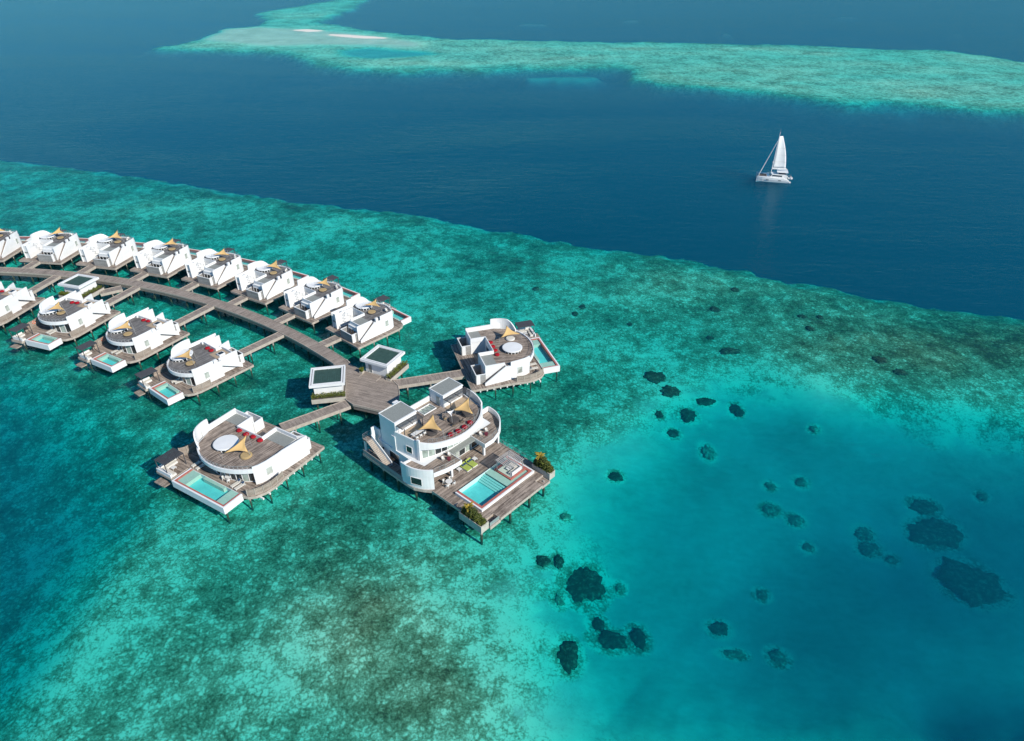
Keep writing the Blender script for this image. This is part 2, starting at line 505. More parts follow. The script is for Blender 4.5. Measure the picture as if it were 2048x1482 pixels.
def m_pool_water():
    m, nt, b, o = mat('pool_water')
    t = NT(nt)
    pos = t.n('NewGeometry').outputs['Position']
    w = t.noise(pos, 1.7, 3, 0.5, 0.5)
    bump = t.n('Bump', {'Height': w, 'Strength': 0.08, 'Distance': 0.3})
    back = t.n('NewGeometry').outputs['Backfacing']
    ior = t.n('MapRange', {'Value': back, 'To Min': 1.333, 'To Max': 1 / 1.333}).outputs[0]
    fres = t.n('Fresnel', {'IOR': ior, 'Normal': bump.outputs[0]})
    gl = t.n('BsdfGlossy', {'Color': (1, 1, 1, 1), 'Roughness': 0.04, 'Normal': bump.outputs[0]})
    tr = t.n('BsdfTransparent', {'Color': (0.80, 0.97, 0.97, 1)})
    mx = t.n('MixShader', {0: fres.outputs[0], 1: tr.outputs[0], 2: gl.outputs[0]})
    nt.links.new(mx.outputs[0], o.inputs['Surface'])
    nt.nodes.remove(b)
    return m


def m_pile():
    """concrete with tide mark and weed, darkened low down to paint in under-deck shade"""
    m, nt, b, o = mat('concrete_pile')
    t = NT(nt)
    pos = t.n('NewGeometry').outputs['Position']
    z = t.n('SeparateXYZ', {0: pos}).outputs[2]
    n = t.noise(pos, 2.5, 5, 0.65)
    dry = t.ramp(n, [(0.3, (0.27, 0.24, 0.21)), (0.7, (0.46, 0.42, 0.37))])
    weed_shade = t.ramp(n, [(0.3, (0.018, 0.03, 0.02)), (0.7, (0.05, 0.075, 0.045))])  # weed colour, kept dark to stand in for shade below the decks
    f = t.math('MULTIPLY', t.math('SUBTRACT', t.math('ADD', 0.95, t.math('MULTIPLY', n, 0.5)), z), 3.0, clamp=True)
    nt.links.new(t.mix(f, dry, weed_shade), b.inputs['Base Color'])
    b.inputs['Roughness'].default_value = 0.85
    return m


def m_leaf(name, c0, c1):
    m, nt, b, o = mat(name)
    t = NT(nt)
    n = t.noise(t.n('NewGeometry').outputs['Position'], 2.6, 3, 0.6)
    nt.links.new(t.ramp(n, [(0.3, c0), (0.7, c1)]), b.inputs['Base Color'])
    b.inputs['Roughness'].default_value = 0.6
    b.inputs['Specular IOR Level'].default_value = 0.3
    return m


def m_plaster():
    m, nt, b, o = mat('white_plaster')
    t = NT(nt)
    co = t.n('TexCoord').outputs['Object']
    big = t.noise(co, 0.5, 4, 0.6)
    run = t.noise(t.scaled(co, (2.6, 2.6, 0.16)), 1.0, 6, 0.72)
    base = t.ramp(big, [(0.3, (0.75, 0.75, 0.735)), (0.7, (0.83, 0.83, 0.82))])
    f = t.math('MULTIPLY', t.math('SUBTRACT', run, 0.56), 1.6, clamp=True)
    nt.links.new(t.mix(f, base, (0.50, 0.49, 0.46, 1)), b.inputs['Base Color'])
    b.inputs['Roughness'].default_value = 0.8
    b.inputs['Specular IOR Level'].default_value = 0.25
    nt.links.new(t.n('Bump', {'Height': t.noise(co, 9, 4, 0.6), 'Strength': 0.05, 'Distance': 0.02}).outputs[0], b.inputs['Normal'])
    return m


MT = {
    'white': m_plaster(),
    'trim': m_plain('white_trim', (0.78, 0.77, 0.75), 0.5, 0.05, 2.0),
    'deck': m_wood('weathered_deck', (0.135, 0.105, 0.085), (0.48, 0.39, 0.32), 0.19),
    'roofdeck': m_wood('grey_roof_deck', (0.11, 0.105, 0.10), (0.28, 0.265, 0.255), 0.19),
    'walk': m_wood('boardwalk_planks', (0.23, 0.19, 0.16), (0.42, 0.35, 0.295), 0.22),
    'edge': m_plain('pale_timber_edge', (0.44, 0.38, 0.32), 0.8, 0.18, 2.5, streak=True),
    'fascia': m_plain('timber_fascia', (0.22, 0.19, 0.165), 0.8, 0.2, 2.0),
    'pile': m_pile(),
    'fence': m_wood('slatted_fence', (0.25, 0.20, 0.16), (0.50, 0.42, 0.35), 0.11),
    'greyfence': m_wood('grey_slatted_cladding', (0.25, 0.245, 0.235), (0.43, 0.42, 0.40), 0.12),
    'gravel': m_plain('grey_gravel_roof', (0.27, 0.285, 0.265), 0.95, 0.22, 7.0),
    'green': m_plain('dark_green_roofing', (0.045, 0.092, 0.076), 0.6, 0.2, 1.2),
    'glass': m_glass('dark_glass', (0.03, 0.045, 0.05)),
    'curtain': m_glass('curtained_glass', (0.42, 0.50, 0.44), 0.12, 0.5),
    'frost': m_glass('frosted_glass', (0.50, 0.54, 0.48), 0.3, 0.5),
    'poolw': m_pool_water(),
    'pooltile': m_plain('turquoise_pool_tile', (0.15, 0.66, 0.63), 0.35, 0.10, 1.0),
    'poolstep': m_plain('pale_turquoise_step_tile', (0.30, 0.66, 0.60), 0.4, 0.06, 1.5),
    'poolpale': m_plain('pale_pool_ledge', (0.52, 0.60, 0.50), 0.5, 0.07, 1.5),
    'red': m_plain('red_terracotta_rim', (0.46, 0.145, 0.115), 0.6, 0.15, 3.0),
    'sail': m_plain('ochre_sailcloth', (0.64, 0.42, 0.175), 0.85, 0.06, 1.2),
    'bag': m_plain('red_fabric', (0.36, 0.008, 0.018), 0.9, 0.25, 4.0),
    'maroon': m_plain('maroon_table', (0.16, 0.03, 0.045), 0.6, 0.15, 3.0),
    'lime': m_plain('lime_mattress', (0.38, 0.46, 0.10), 0.9, 0.10, 3.0),
    'navy': m_plain('navy_cushion', (0.05, 0.09, 0.16), 0.9, 0.15, 3.0),
    'cushion': m_plain('cream_cushion', (0.66, 0.62, 0.54), 0.9, 0.06, 2.0),
    'furn': m_plain('white_furniture', (0.74, 0.73, 0.70), 0.5, 0.04, 2.0),
    'rattan': m_plain('dark_rattan', (0.085, 0.075, 0.07), 0.8, 0.3, 6.0),
    'tan': m_plain('tan_cushion', (0.46, 0.33, 0.16), 0.9, 0.1, 3.0),
    'pergola': m_plain('charcoal_pergola', (0.075, 0.075, 0.08), 0.6, 0.2, 3.0),
    'pergolagrey': m_plain('grey_pergola', (0.36, 0.35, 0.34), 0.6, 0.15, 3.0),
    'steel': m_plain('pale_steel', (0.55, 0.55, 0.54), 0.35, 0.08, 3.0, metallic=0.6),
    'pave': m_plain('beige_paving', (0.43, 0.33, 0.23), 0.85, 0.08, 1.5),
    'planter': m_plain('pale_concrete_planter', (0.47, 0.43, 0.37), 0.9, 0.15, 1.5),
    'orange': m_plain('orange_plastic', (0.70, 0.14, 0.04), 0.5, 0.1, 3.0),
    'leaf': m_leaf('hedge_leaves', (0.05, 0.085, 0.012), (0.20, 0.21, 0.03)),
    'leafdark': m_leaf('shrub_leaves', (0.03, 0.06, 0.015), (0.13, 0.14, 0.03)),
    'frond': m_leaf('yellow_palm_leaves', (0.22, 0.17, 0.02), (0.42, 0.30, 0.04)),
    'coral': None,
    'sailwhite': m_plain('white_sailcloth', (0.84, 0.83, 0.81), 0.8, 0.05, 0.8),
    'gel': m_plain('white_gelcoat', (0.82, 0.82, 0.80), 0.25, 0.03, 0.8, spec=0.5),
    'skin': m_plain('bracing', (0.6, 0.6, 0.58), 0.5, 0.05, 1.0),
}


# ------------------------------------------------------------------ mesh building
class MB:
    """collects faces; build() links them as ONE mesh object. flip mirrors the plan across the X axis"""
    flip = False
    stretch = 1.0         # the near row is a little longer in front of x = 5

    def __init__(s):
        s.v, s.f, s.uv = [], [], {}

    def face(s, pts):
        i = len(s.v)
        s.v += [tuple(p) for p in pts]
        s.f.append(tuple(range(i, i + len(pts))))
        return s

    def prism(s, poly, z0, z1):
        a = sum(poly[i][0] * poly[(i + 1) % len(poly)][1] - poly[(i + 1) % len(poly)][0] * poly[i][1] for i in range(len(poly)))
        if a < 0:
            poly = poly[::-1]
        zt = z1 if isinstance(z1, (list, tuple)) else [z1] * len(poly)
        i, n = len(s.v), len(poly)
        s.v += [(x, y, z0) for x, y in poly] + [(x, y, z) for (x, y), z in zip(poly, zt)]
        s.f.append(tuple(range(i + n - 1, i - 1, -1)))
        s.f.append(tuple(range(i + n, i + 2 * n)))
        for k in range(n):
            l = (k + 1) % n
            s.f.append((i + k, i + l, i + n + l, i + n + k))
        return s

    def box(s, x0, x1, y0, y1, z0, z1):
        return s.prism([(x0, y0), (x1, y0), (x1, y1), (x0, y1)], z0, z1)

    def wall(s, path, th, z0, z1):
        """upright wall along a path, th thick (centred); z0, z1 a number or one per point"""
        n = len(path)
        zb = z0 if isinstance(z0, (list, tuple)) else [z0] * n
        zt = z1 if isinstance(z1, (list, tuple)) else [z1] * n
        L, Rr = [], []
        for k in range(n):
            d = Vector((0, 0))
            if k > 0:
                d += (Vector(path[k]) - Vector(path[k - 1])).normalized()
            if k < n - 1:
                d += (Vector(path[k + 1]) - Vector(path[k])).normalized()
            d.normalize()
            nn = Vector((-d.y, d.x)) * th / 2
            L.append(Vector(path[k]) + nn)
            Rr.append(Vector(path[k]) - nn)
        i = len(s.v)
        for k in range(n):
            s.v += [(L[k].x, L[k].y, zb[k]), (Rr[k].x, Rr[k].y, zb[k]), (Rr[k].x, Rr[k].y, zt[k]), (L[k].x, L[k].y, zt[k])]
        for k in range(n - 1):
            a, b = i + 4 * k, i + 4 * k + 4
            for p, q in ((0, 1), (1, 2), (2, 3), (3, 0)):
                s.f.append((a + p, b + p, b + q, a + q))
        s.f.append((i, i + 1, i + 2, i + 3))
        e = i + 4 * (n - 1)
        s.f.append((e + 3, e + 2, e + 1, e))
        return s

    def tube(s, p, q, r, n=6, r2=None):
        p, q = Vector(p), Vector(q)
        r2 = r if r2 is None else r2
        d = (q - p).normalized()
        u = d.cross(Vector((0, 0, 1)) if abs(d.z) < 0.9 else Vector((1, 0, 0))).normalized()
        w = d.cross(u)
        i = len(s.v)
        for c, rr in ((p, r), (q, r2)):
            for k in range(n):
                a = 2 * math.pi * k / n
                s.v.append(tuple(c + (u * math.cos(a) + w * math.sin(a)) * rr))
        s.f.append(tuple(range(i, i + n)))
        s.f.append(tuple(range(i + 2 * n - 1, i + n - 1, -1)))
        for k in range(n):
            l = (k + 1) % n
            s.f.append((i + k, i + n + k, i + n + l, i + l))
        return s

    def bar(s, p, q, w, h):
        """rectangular bar from p to q"""
        p, q = Vector(p), Vector(q)
        d = (q - p).normalized()
        u = d.cross(Vector((0, 0, 1)))
        u = u.normalized() if u.length > 1e-6 else Vector((1, 0, 0))
        t = u.cross(d).normalized()
        i = len(s.v)
        for c in (p, q):
            for a, b in ((-1, -1), (1, -1), (1, 1), (-1, 1)):
                s.v.append(tuple(c + u * a * w / 2 + t * b * h / 2))
        for f in ((0, 1, 2, 3), (7, 6, 5, 4), (0, 4, 5, 1), (1, 5, 6, 2), (2, 6, 7, 3), (3, 7, 4, 0)):
            s.f.append(tuple(i + k for k in f))
        return s

    def lathe(s, c, prof, n=16, sx=1.0, sy=1.0, wob=None):
        """profile [(r, z)] turned round c"""
        i = len(s.v)
        for r, z in prof:
            for k in range(n):
                a = 2 * math.pi * k / n
                w = 1.0 if wob is None else wob(a, z)
                s.v.append((c[0] + math.cos(a) * r * sx * w, c[1] + math.sin(a) * r * sy * w, c[2] + z))
        m = len(prof)
        for j in range(m - 1):
            for k in range(n):
                l = (k + 1) % n
                s.f.append((i + j * n + k, i + j * n + l, i + (j + 1) * n + l, i + (j + 1) * n + k))
        s.f.append(tuple(range(i + n - 1, i - 1, -1)))
        s.f.append(tuple(range(i + (m - 1) * n, i + m * n)))
        return s

    def build(s, name, m, parent=None, uvrot=0.0, smooth=False, uvfun=None, flip=None):
        fl = MB.flip if flip is None else flip
        src = [(5 + (x - 5) * MB.stretch if x > 5 else x, y, z) for x, y, z in s.v] if MB.stretch != 1 else s.v
        vs_ = [(x, -y, z) for x, y, z in src] if fl else src
        fs = [f[::-1] for f in s.f] if fl else s.f
        me = bpy.data.meshes.new(name)
        me.from_pydata(vs_, [], fs)
        b = bmesh.new()
        b.from_mesh(me)
        bmesh.ops.recalc_face_normals(b, faces=b.faces)
        uvl = b.loops.layers.uv.new('UVMap')
        cr, sr = math.cos(uvrot), math.sin(uvrot)
        for f in b.faces:
            n = f.normal
            f.smooth = smooth
            for l in f.loops:
                x, y, z = l.vert.co
                if uvfun:
                    l[uvl].uv = uvfun(x, y, z, n)
                elif abs(n.z) > 0.6:
                    l[uvl].uv = (x * cr + y * sr, -x * sr + y * cr)
                else:
                    l[uvl].uv = (x * -n.y + y * n.x, z)
        b.to_mesh(me)
        b.free()
        me.materials.append(MT[m] if isinstance(m, str) else m)
        o = bpy.data.objects.new(name, me)
        COL.objects.link(o)
        if parent is not None:
            o.parent = parent
        return o


def empty(name, loc, rz=0.0):
    o = bpy.data.objects.new(name, None)
    o.empty_display_size = 0.5
    o.location = loc
    o.rotation_euler = (0, 0, rz)
    COL.objects.link(o)
    return o


def tag(o, label=None, cat=None, group=None, kind=None):
    for k, v in (('label', label), ('category', cat), ('group', group), ('kind', kind)):
        if v:
            o[k] = v
    return o


def copy_tree(o, parent=None):
    c = o.copy()
    COL.objects.link(c)
    c.parent = parent
    for ch in [x for x in bpy.data.objects if x.parent == o]:
        copy_tree(ch, c)
    return c


KIDS = {}


def clone(o, loc, rz):
    """a copy of a thing with copies of its parts and sub-parts (mesh data shared)"""
    def rec(src, par):
        c = src.copy()
        COL.objects.link(c)
        c.parent = par
        for ch in KIDS.get(src.name, []):
            rec(ch, c)
        return c
    KIDS.clear()
    for x in bpy.data.objects:
        if x.parent:
            KIDS.setdefault(x.parent.name, []).append(x)
    c = rec(o, None)
    c.location = loc
    c.rotation_euler = (0, 0, rz)
    return c


def arc_pts(p0, p1, p2, n):
    """n+1 points on the circle through three points"""
    (ax, ay), (bx, by), (cx, cy_) = p0, p1, p2
    d = 2 * (ax * (by - cy_) + bx * (cy_ - ay) + cx * (ay - by))
    ux = ((ax * ax + ay * ay) * (by - cy_) + (bx * bx + by * by) * (cy_ - ay) + (cx * cx + cy_ * cy_) * (ay - by)) / d
    uy = ((ax * ax + ay * ay) * (cx - bx) + (bx * bx + by * by) * (ax - cx) + (cx * cx + cy_ * cy_) * (bx - ax)) / d
    r = math.hypot(ax - ux, ay - uy)
    a0, a1, a2 = (math.atan2(p[1] - uy, p[0] - ux) for p in (p0, p1, p2))
    while a1 - a0 > math.pi: a1 -= 2 * math.pi
    while a1 - a0 < -math.pi: a1 += 2 * math.pi
    while a2 - a1 > math.pi: a2 -= 2 * math.pi
    while a2 - a1 < -math.pi: a2 += 2 * math.pi
    return [(ux + r * math.cos(a0 + (a2 - a0) * k / n), uy + r * math.sin(a0 + (a2 - a0) * k / n)) for k in range(n + 1)]


def offset(path, d):
    out = []
    for k in range(len(path)):
        t = Vector((0, 0))
        if k > 0:
            t += (Vector(path[k]) - Vector(path[k - 1])).normalized()
        if k < len(path) - 1:
            t += (Vector(path[k + 1]) - Vector(path[k])).normalized()
        t.normalize()
        out.append((path[k][0] - t.y * d, path[k][1] + t.x * d))
    return out


def glazing(parent, path, z0, z1, mats, name='window', sill=0.12):
    """a run of tall panes between mullions; every pane an object under its frame"""
    fr = MB()
    for k, p in enumerate(path):
        fr.box(p[0] - 0.07, p[0] + 0.07, p[1] - 0.07, p[1] + 0.07, z0, z1)
    fr.wall(path, 0.12, z0 - 0.01, z0 + sill)
    fr.wall(path, 0.12, z1 - sill, z1 + 0.01)
    fo = fr.build(name, 'trim', parent)
    for k in range(len(path) - 1):
        a, b = Vector(path[k]), Vector(path[k + 1])
        d = (b - a).normalized() * 0.075
        MB().wall([tuple(a + d), tuple(b - d)], 0.03, z0 + sill, z1 - sill).build('pane', mats[k % len(mats)], fo)
    return fo


def wall_window(parent, a, b, z0, z1, out, m='frost', name='window'):
    """a framed window on a wall between plan points a and b; out = outward direction"""
    a, b, o = Vector(a), Vector(b), Vector(out).normalized()
    t = (b - a).normalized()
    fr = MB()
    fw = 0.07
    c0, c1 = a + o * 0.03, b + o * 0.03
    for p, q, za, zb in ((a, a + t * fw, z0, z1), (b - t * fw, b, z0, z1), (a + t * fw, b - t * fw, z0, z0 + fw), (a + t * fw, b - t * fw, z1 - fw, z1)):
        fr.wall([tuple(p + o * 0.03), tuple(q + o * 0.03)], 0.10, za, zb)
    fo = fr.build(name, 'trim', parent)
    MB().wall([tuple(a + t * fw + o * 0.015), tuple(b - t * fw + o * 0.015)], 0.03, z0 + fw, z1 - fw).build('pane', m, fo)
    return fo


def railing(parent, path, z, h=1.0, wires=3, m='steel', step=1.3):
    r = MB()
    for k in range(len(path) - 1):
        a, b = Vector(path[k]), Vector(path[k + 1])
        n = max(1, round((b - a).length / step))
        for j in range(n + (1 if k == len(path) - 2 else 0)):
            p = a.lerp(b, j / n)
            r.box(p.x - 0.025, p.x + 0.025, p.y - 0.025, p.y + 0.025, z, z + h)
        for w in range(wires):
            zz = z + h * (w + 1) / wires
            r.bar((a.x, a.y, zz), (b.x, b.y, zz), 0.045 if w == wires - 1 else 0.018, 0.035 if w == wires - 1 else 0.018)
    return r.build('railing', m, parent)


def piles(parent, pts, top, r=0.145, bottom=-3.2):
    for x, y in pts:
        MB().tube((x, y, bottom), (x, y, top), r, 8).build('pile', 'pile', parent)


def pergola(parent, x0, x1, y0, y1, z, zf, n, along='x', m='pergola', posts=None, name='pergola', sw=0.09, solid=False):
    """flat slatted roof on posts; each slat an object"""
    f = MB()
    for px, py in (posts if posts is not None else ((x0 + .1, y0 + .1), (x1 - .1, y0 + .1), (x1 - .1, y1 - .1), (x0 + .1, y1 - .1))):
        f.box(px - 0.06, px + 0.06, py - 0.06, py + 0.06, zf, z - 0.12)
    if along == 'x':
        for yy in (y0 + .1, (y0 + y1) / 2, y1 - .1):
            f.box(x0, x1, yy - 0.05, yy + 0.05, z - 0.12, z)
    else:
        for xx in (x0 + .1, (x0 + x1) / 2, x1 - .1):
            f.box(xx - 0.05, xx + 0.05, y0, y1, z - 0.12, z)
    fo = f.build(name, m, parent)
    for k in range(n):
        t = (k + 0.5) / n
        if along == 'x':          # slats run across, stacked along x
            c = x0 + (x1 - x0) * t
            MB().box(c - sw / 2, c + sw / 2, y0 - .1, y1 + .1, z + 0.003, z + 0.09).build('slat', m, fo)
        else:
            c = y0 + (y1 - y0) * t
            MB().box(x0 - .1, x1 + .1, c - sw / 2, c + sw / 2, z + 0.003, z + 0.09).build('slat', m, fo)
    return fo


def pool(parent, x0, x1, y0, y1, zd, zw, zb, ends=(1.6, 1.6), open_x0=True, red=0.32, lip=0.30, bench=True, red_sides=('y0', 'x1', 'y1')):
    """rimmed pool: outer shell, red rim, pale ledges at both ends, turquoise floor, water sheet"""
    sh = MB()
    zr = zw + 0.12
    sh.box(x0, x1, y0, y1, zb, zb + 0.25)
    for nm, (a, b, c, d) in {'x1': (x1 - lip, x1, y0, y1), 'y0': (x0, x1 - lip, y0, y0 + lip), 'y1': (x0, x1 - lip, y1 - lip, y1)}.items():
        sh.box(a, b, c, d, zb + 0.25, zr)
    sh.box(x0, x0 + 0.08, y0 + lip, y1 - lip, zb + 0.25, zw - 0.02)
    po = sh.build('pool', 'white', parent)
    ix0, ix1, iy0, iy1 = x0 + 0.08, x1 - lip, y0 + lip, y1 - lip
    r = MB()
    if 'x1' in red_sides:
        r.box(ix1 - red, ix1, iy0, iy1, zw - 0.6, zr - 0.03)
    if 'y0' in red_sides:
        r.box(ix0, ix1 - red, iy0, iy0 + red, zw - 0.6, zr - 0.03)
    if 'y1' in red_sides:
        r.box(ix0, ix1 - red, iy1 - red, iy1, zw - 0.6, zr - 0.03)
    r.build('rim', 'red', po)
    wx0, wx1, wy0, wy1 = ix0, ix1 - red, iy0 + red, iy1 - red
    fl = MB().box(wx0, wx1, wy0, wy1, zb + 0.26, max(zb + 0.30, zw - 0.95))
    fl.build('floor', 'pooltile', po)
    for side, w in zip((0, 1), ends):
        if w <= 0:
            continue
        c = MB()
        if side == 0:
            c.box(wx0, wx1, wy0, wy0 + w, zw - 0.94, zw - 0.12)
        else:
            c.box(wx0, wx1, wy1 - w, wy1, zw - 0.94, zw - 0.12)
        c.build('ledge', 'poolpale', po)
    if bench:
        ym = (wy0 + ends[0] + wy1 - ends[1]) / 2
        hl = (wy1 - ends[1] - wy0 - ends[0]) * 0.33
        MB().box(wx0, wx0 + 0.55, ym - hl, ym + hl, zw - 0.94, zw - 0.10).build('bench', 'poolpale', po)
    MB().face([(wx0, wy0, zw), (wx1, wy0, zw), (wx1, wy1, zw), (wx0, wy1, zw)]).build('water', 'poolw', po)
    return po


def fence_run(parent, path, z, h, m='fence', name='fence', gap=0.06):
    """slatted screen: one panel object per span, posts joined"""
    fo = MB().wall(path, .07, z + .003, z + .05).build(name, 'edge', parent)
    for p in path:
        MB().box(p[0] - 0.06, p[0] + 0.06, p[1] - 0.06, p[1] + 0.06, z + .051, z + h + 0.05).build('post', 'edge', fo)
    for k in range(len(path) - 1):
        a, b = Vector(path[k]), Vector(path[k + 1])
        d = (b - a).normalized() * (0.06 + gap / 2)
        pn = MB()
        n = max(3, int(h / 0.2))
        for j in range(n):
            pn.wall([tuple(a + d), tuple(b - d)], 0.05, z + 0.06 + j * (h - .06) / n, z + 0.06 + (j + 0.88) * (h - .06) / n)
        pn.build('panel', m, fo)
    return fo


# ------------------------------------------------------------------ furniture prototypes
def sag_triangle(A, B, C, pull=0.16, sag=0.35, n=10, th=0.02):
    A, B, C = Vector(A), Vector(B), Vector(C)
    G = (A + B + C) / 3
    idx = {}
    mb = MB()
    def P(i, j):
        k = n - i - j
        a, b, c = i / n, j / n, k / n
        p = A * a + B * b + C * c
        w = max(a * b, b * c, a * c) * 4 * (1 - 27 * a * b * c)
        p = p + (G - p) * pull * w * 1.6
        p.z -= sag * 27 * a * b * c * 0.6
        return p
    for dz, fl in ((th, False), (0, True)):
        for i in range(n + 1):
            for j in range(n + 1 - i):
                idx[(i, j, fl)] = len(mb.v)
                p = P(i, j)
                mb.v.append((p.x, p.y, p.z + dz))
        for i in range(n):
            for j in range(n - i):
                t = (idx[(i, j, fl)], idx[(i + 1, j, fl)], idx[(i, j + 1, fl)])
                mb.f.append(t if not fl else t[::-1])
                if i + j < n - 1:
                    t = (idx[(i + 1, j, fl)], idx[(i + 1, j + 1, fl)], idx[(i, j + 1, fl)])
                    mb.f.append(t if not fl else t[::-1])
    ring = [(i, 0) for i in range(n)] + [(n - j, j) for j in range(n)] + [(0, n - k) for k in range(n)]
    for k in range(len(ring)):
        a, b = ring[k], ring[(k + 1) % len(ring)]
        mb.f.append((idx[(*a, False)], idx[(*b, False)], idx[(*b, True)], idx[(*a, True)]))
    return mb


def shade_sail(loc, rz, corners, zfloor, label, group, m='sail', pull=0.2, low=None, flip=False):
    """three-cornered sail on three raked poles; corners in the frame of the villa"""
    t = empty('shade_sail', loc, rz)
    tag(t, label, 'sail', group)
    sag_triangle(*corners, pull=pull).build('cloth', m, t, smooth=True, flip=flip)
    G = sum((Vector(c) for c in corners), Vector()) / 3
    for c in corners:
        c = Vector(c)
        d = (c - G)
        d.z = 0
        d.normalize()
        base = c + d * 0.45
        base.z = zfloor
        top = c + d * 0.12
        top.z = c.z + 0.25
        MB().tube(base, top, 0.035, 6).build('pole', 'steel', t, flip=flip)
    return t


def bean_bag(loc, rz, label, group, proto=[]):
    if not proto:
        mb = MB()
        prof = [(0.30, 0.0), (0.47, 0.06), (0.54, 0.18), (0.52, 0.30), (0.42, 0.40), (0.26, 0.44), (0.10, 0.41), (0.02, 0.40)]
        mb.lathe((0, 0, 0), prof, 14, wob=lambda a, z: 1 + 0.05 * math.sin(3 * a + 1) + 0.04 * math.sin(5 * a + z * 9))
        o = mb.build('bean_bag', 'bag', smooth=True, flip=False)
        proto.append(o)
    else:
        o = proto[0].copy()
        COL.objects.link(o)
    o.location = loc
    o.rotation_euler = (0, 0, rz)
    o.scale = (1.05, 1.05, 1.0)
    return tag(o, label, 'bean bag', group)


PROTO = {}


def proto_thing(key, maker, loc, rz, label, cat, group):
    if key not in PROTO:
        o = PROTO[key] = maker()
        o.location = loc
        o.rotation_euler = (0, 0, rz)
    else:
        o = clone(PROTO[key], loc, rz)
    for k in ('label', 'category', 'group'):
        if k in o:
            del o[k]
    return tag(o, label, cat, group)


def mk_lounger(col='cushion', pillow=None):
    def f():
        fl, MB.flip = MB.flip, False
        t = empty('sun_lounger', (0, 0, 0))
        MB().box(-1.0, 0.35, -0.33, 0.33, 0.22, 0.28).build('frame', 'furn', t)
        for x in (-0.9, 0.9):
            for y in (-0.28, 0.28):
                MB().box(x - .03, x + .03, y - .03, y + .03, 0, 0.22).build('leg', 'furn', t)
        MB().box(0.35, 1.0, -0.33, 0.33, 0.20, 0.24).build('back_frame', 'furn', t)
        MB().box(-0.98, 0.33, -0.31, 0.31, 0.283, 0.37).build('mattress', col, t)
        b = MB()
        b.prism([(0.35, -0.31), (1.0, -0.31), (1.0, 0.31), (0.35, 0.31)], 0.3, [0.38, 0.78, 0.78, 0.38])
        b.v[1] = (1.02, -0.31, 0.68); b.v[2] = (1.02, 0.31, 0.68)
        b.build('backrest', col, t)
        if pillow:
            MB().prism([(0.55, -0.24), (0.92, -0.24), (0.92, 0.24), (0.55, 0.24)], 0.45, [0.58, 0.84, 0.84, 0.58]).build('pillow', pillow, t)
        MB.flip = fl
        return t
    return f


def mk_daybed():
    fl, MB.flip = MB.flip, False
    t = empty('daybed', (0, 0, 0))
    MB().box(-1.05, 1.05, -0.62, 0.62, 0.04, 0.22).build('base', 'furn', t)
    MB().box(-1.03, 0.45, -0.6, 0.6, 0.223, 0.36).build('mattress', 'lime', t)
    MB().prism([(0.46, -0.6), (1.03, -0.6), (1.03, 0.6), (0.46, 0.6)], 0.223, [0.36, 0.72, 0.72, 0.36]).build('backrest', 'lime', t)
    for y in (-0.28, 0.28):
        MB().box(0.35, 0.62, y - .22, y + .22, 0.5, 0.72).build('cushion', 'navy', t)
    MB.flip = fl
    return t


def mk_table(r=0.62, h=0.72, m='furn'):
    def f():
        fl, MB.flip = MB.flip, False
        t = empty('round_table', (0, 0, 0))
        MB().lathe((0, 0, 0), [(r - .03, h - .05), (r, h - .035), (r, h - .01), (r - .03, h)], 20).build('top', m, t)
        MB().tube((0, 0, .03), (0, 0, h - .05), 0.05, 8).build('stem', m, t)
        MB().lathe((0, 0, 0), [(0.32, 0), (0.30, .03), (0.06, .05)], 14).build('base', m, t)
        MB.flip = fl
        return t
    return f


def mk_chair(m='furn', seat='cushion'):
    def f():
        fl, MB.flip = MB.flip, False
        t = empty('chair', (0, 0, 0))
        MB().box(-.24, .24, -.24, .24, .40, .47).build('seat', seat, t)
        b = MB()
        b.wall(arc_pts((-.24, -.26), (.3, 0), (-.24, .26), 6) if False else arc_pts((0.0, -.27), (.27, 0), (0.0, .27), 6), .05, .471, .82)
        b.build('backrest', m, t)
        for x in (-.2, .2):
            for y in (-.2, .2):
                MB().box(x - .025, x + .025, y - .025, y + .025, 0, .40).build('leg', m, t)
        MB.flip = fl
        return t
    return f


def mk_round_daybed(m='rattan', cush='rattan', hood=False, name='round_daybed'):
    def f():
        fl, MB.flip = MB.flip, False
        t = empty(name, (0, 0, 0))
        MB().lathe((0, 0, 0), [(0.95, 0), (1.05, .08), (1.05, .26), (0.98, .30)], 20).build('base', m, t)
        MB().lathe((0, 0, 0), [(0.96, .303), (0.98, .36), (0.90, .42), (0.02, .43)], 20, wob=lambda a, z: 1).build('mattress', cush, t)
        if hood:
            b = MB()
            b.wall(arc_pts((0.0, -1.0), (1.0, 0), (0.0, 1.0), 10), .10, .30, [.55, .7, .85, .95, 1.0, 1.02, 1.0, .95, .85, .7, .55])
            b.build('backrest', m, t)
        MB.flip = fl
        return t
    return f


def mk_sofa(lx=3.0, ly=2.6):
    """L-shaped low white sofa"""
    def f():
        fl, MB.flip = MB.flip, False
        t = empty('corner_sofa', (0, 0, 0))
        MB().prism([(0, 0), (lx, 0), (lx, 0.95), (0.95, 0.95), (0.95, ly), (0, ly)], 0, .34).build('base', 'furn', t)
        MB().prism([(0.22, 0.22), (lx - .03, 0.22), (lx - .03, 0.93), (0.93, 0.93), (0.93, ly - .03), (0.22, ly - .03)], .343, .46).build('seat', 'cushion', t)
        MB().prism([(0, 0), (lx, 0), (lx, 0.2), (0.2, 0.2), (0.2, ly), (0, ly)], .343, .80).build('backrest', 'furn', t)
        MB.flip = fl
        return t
    return f


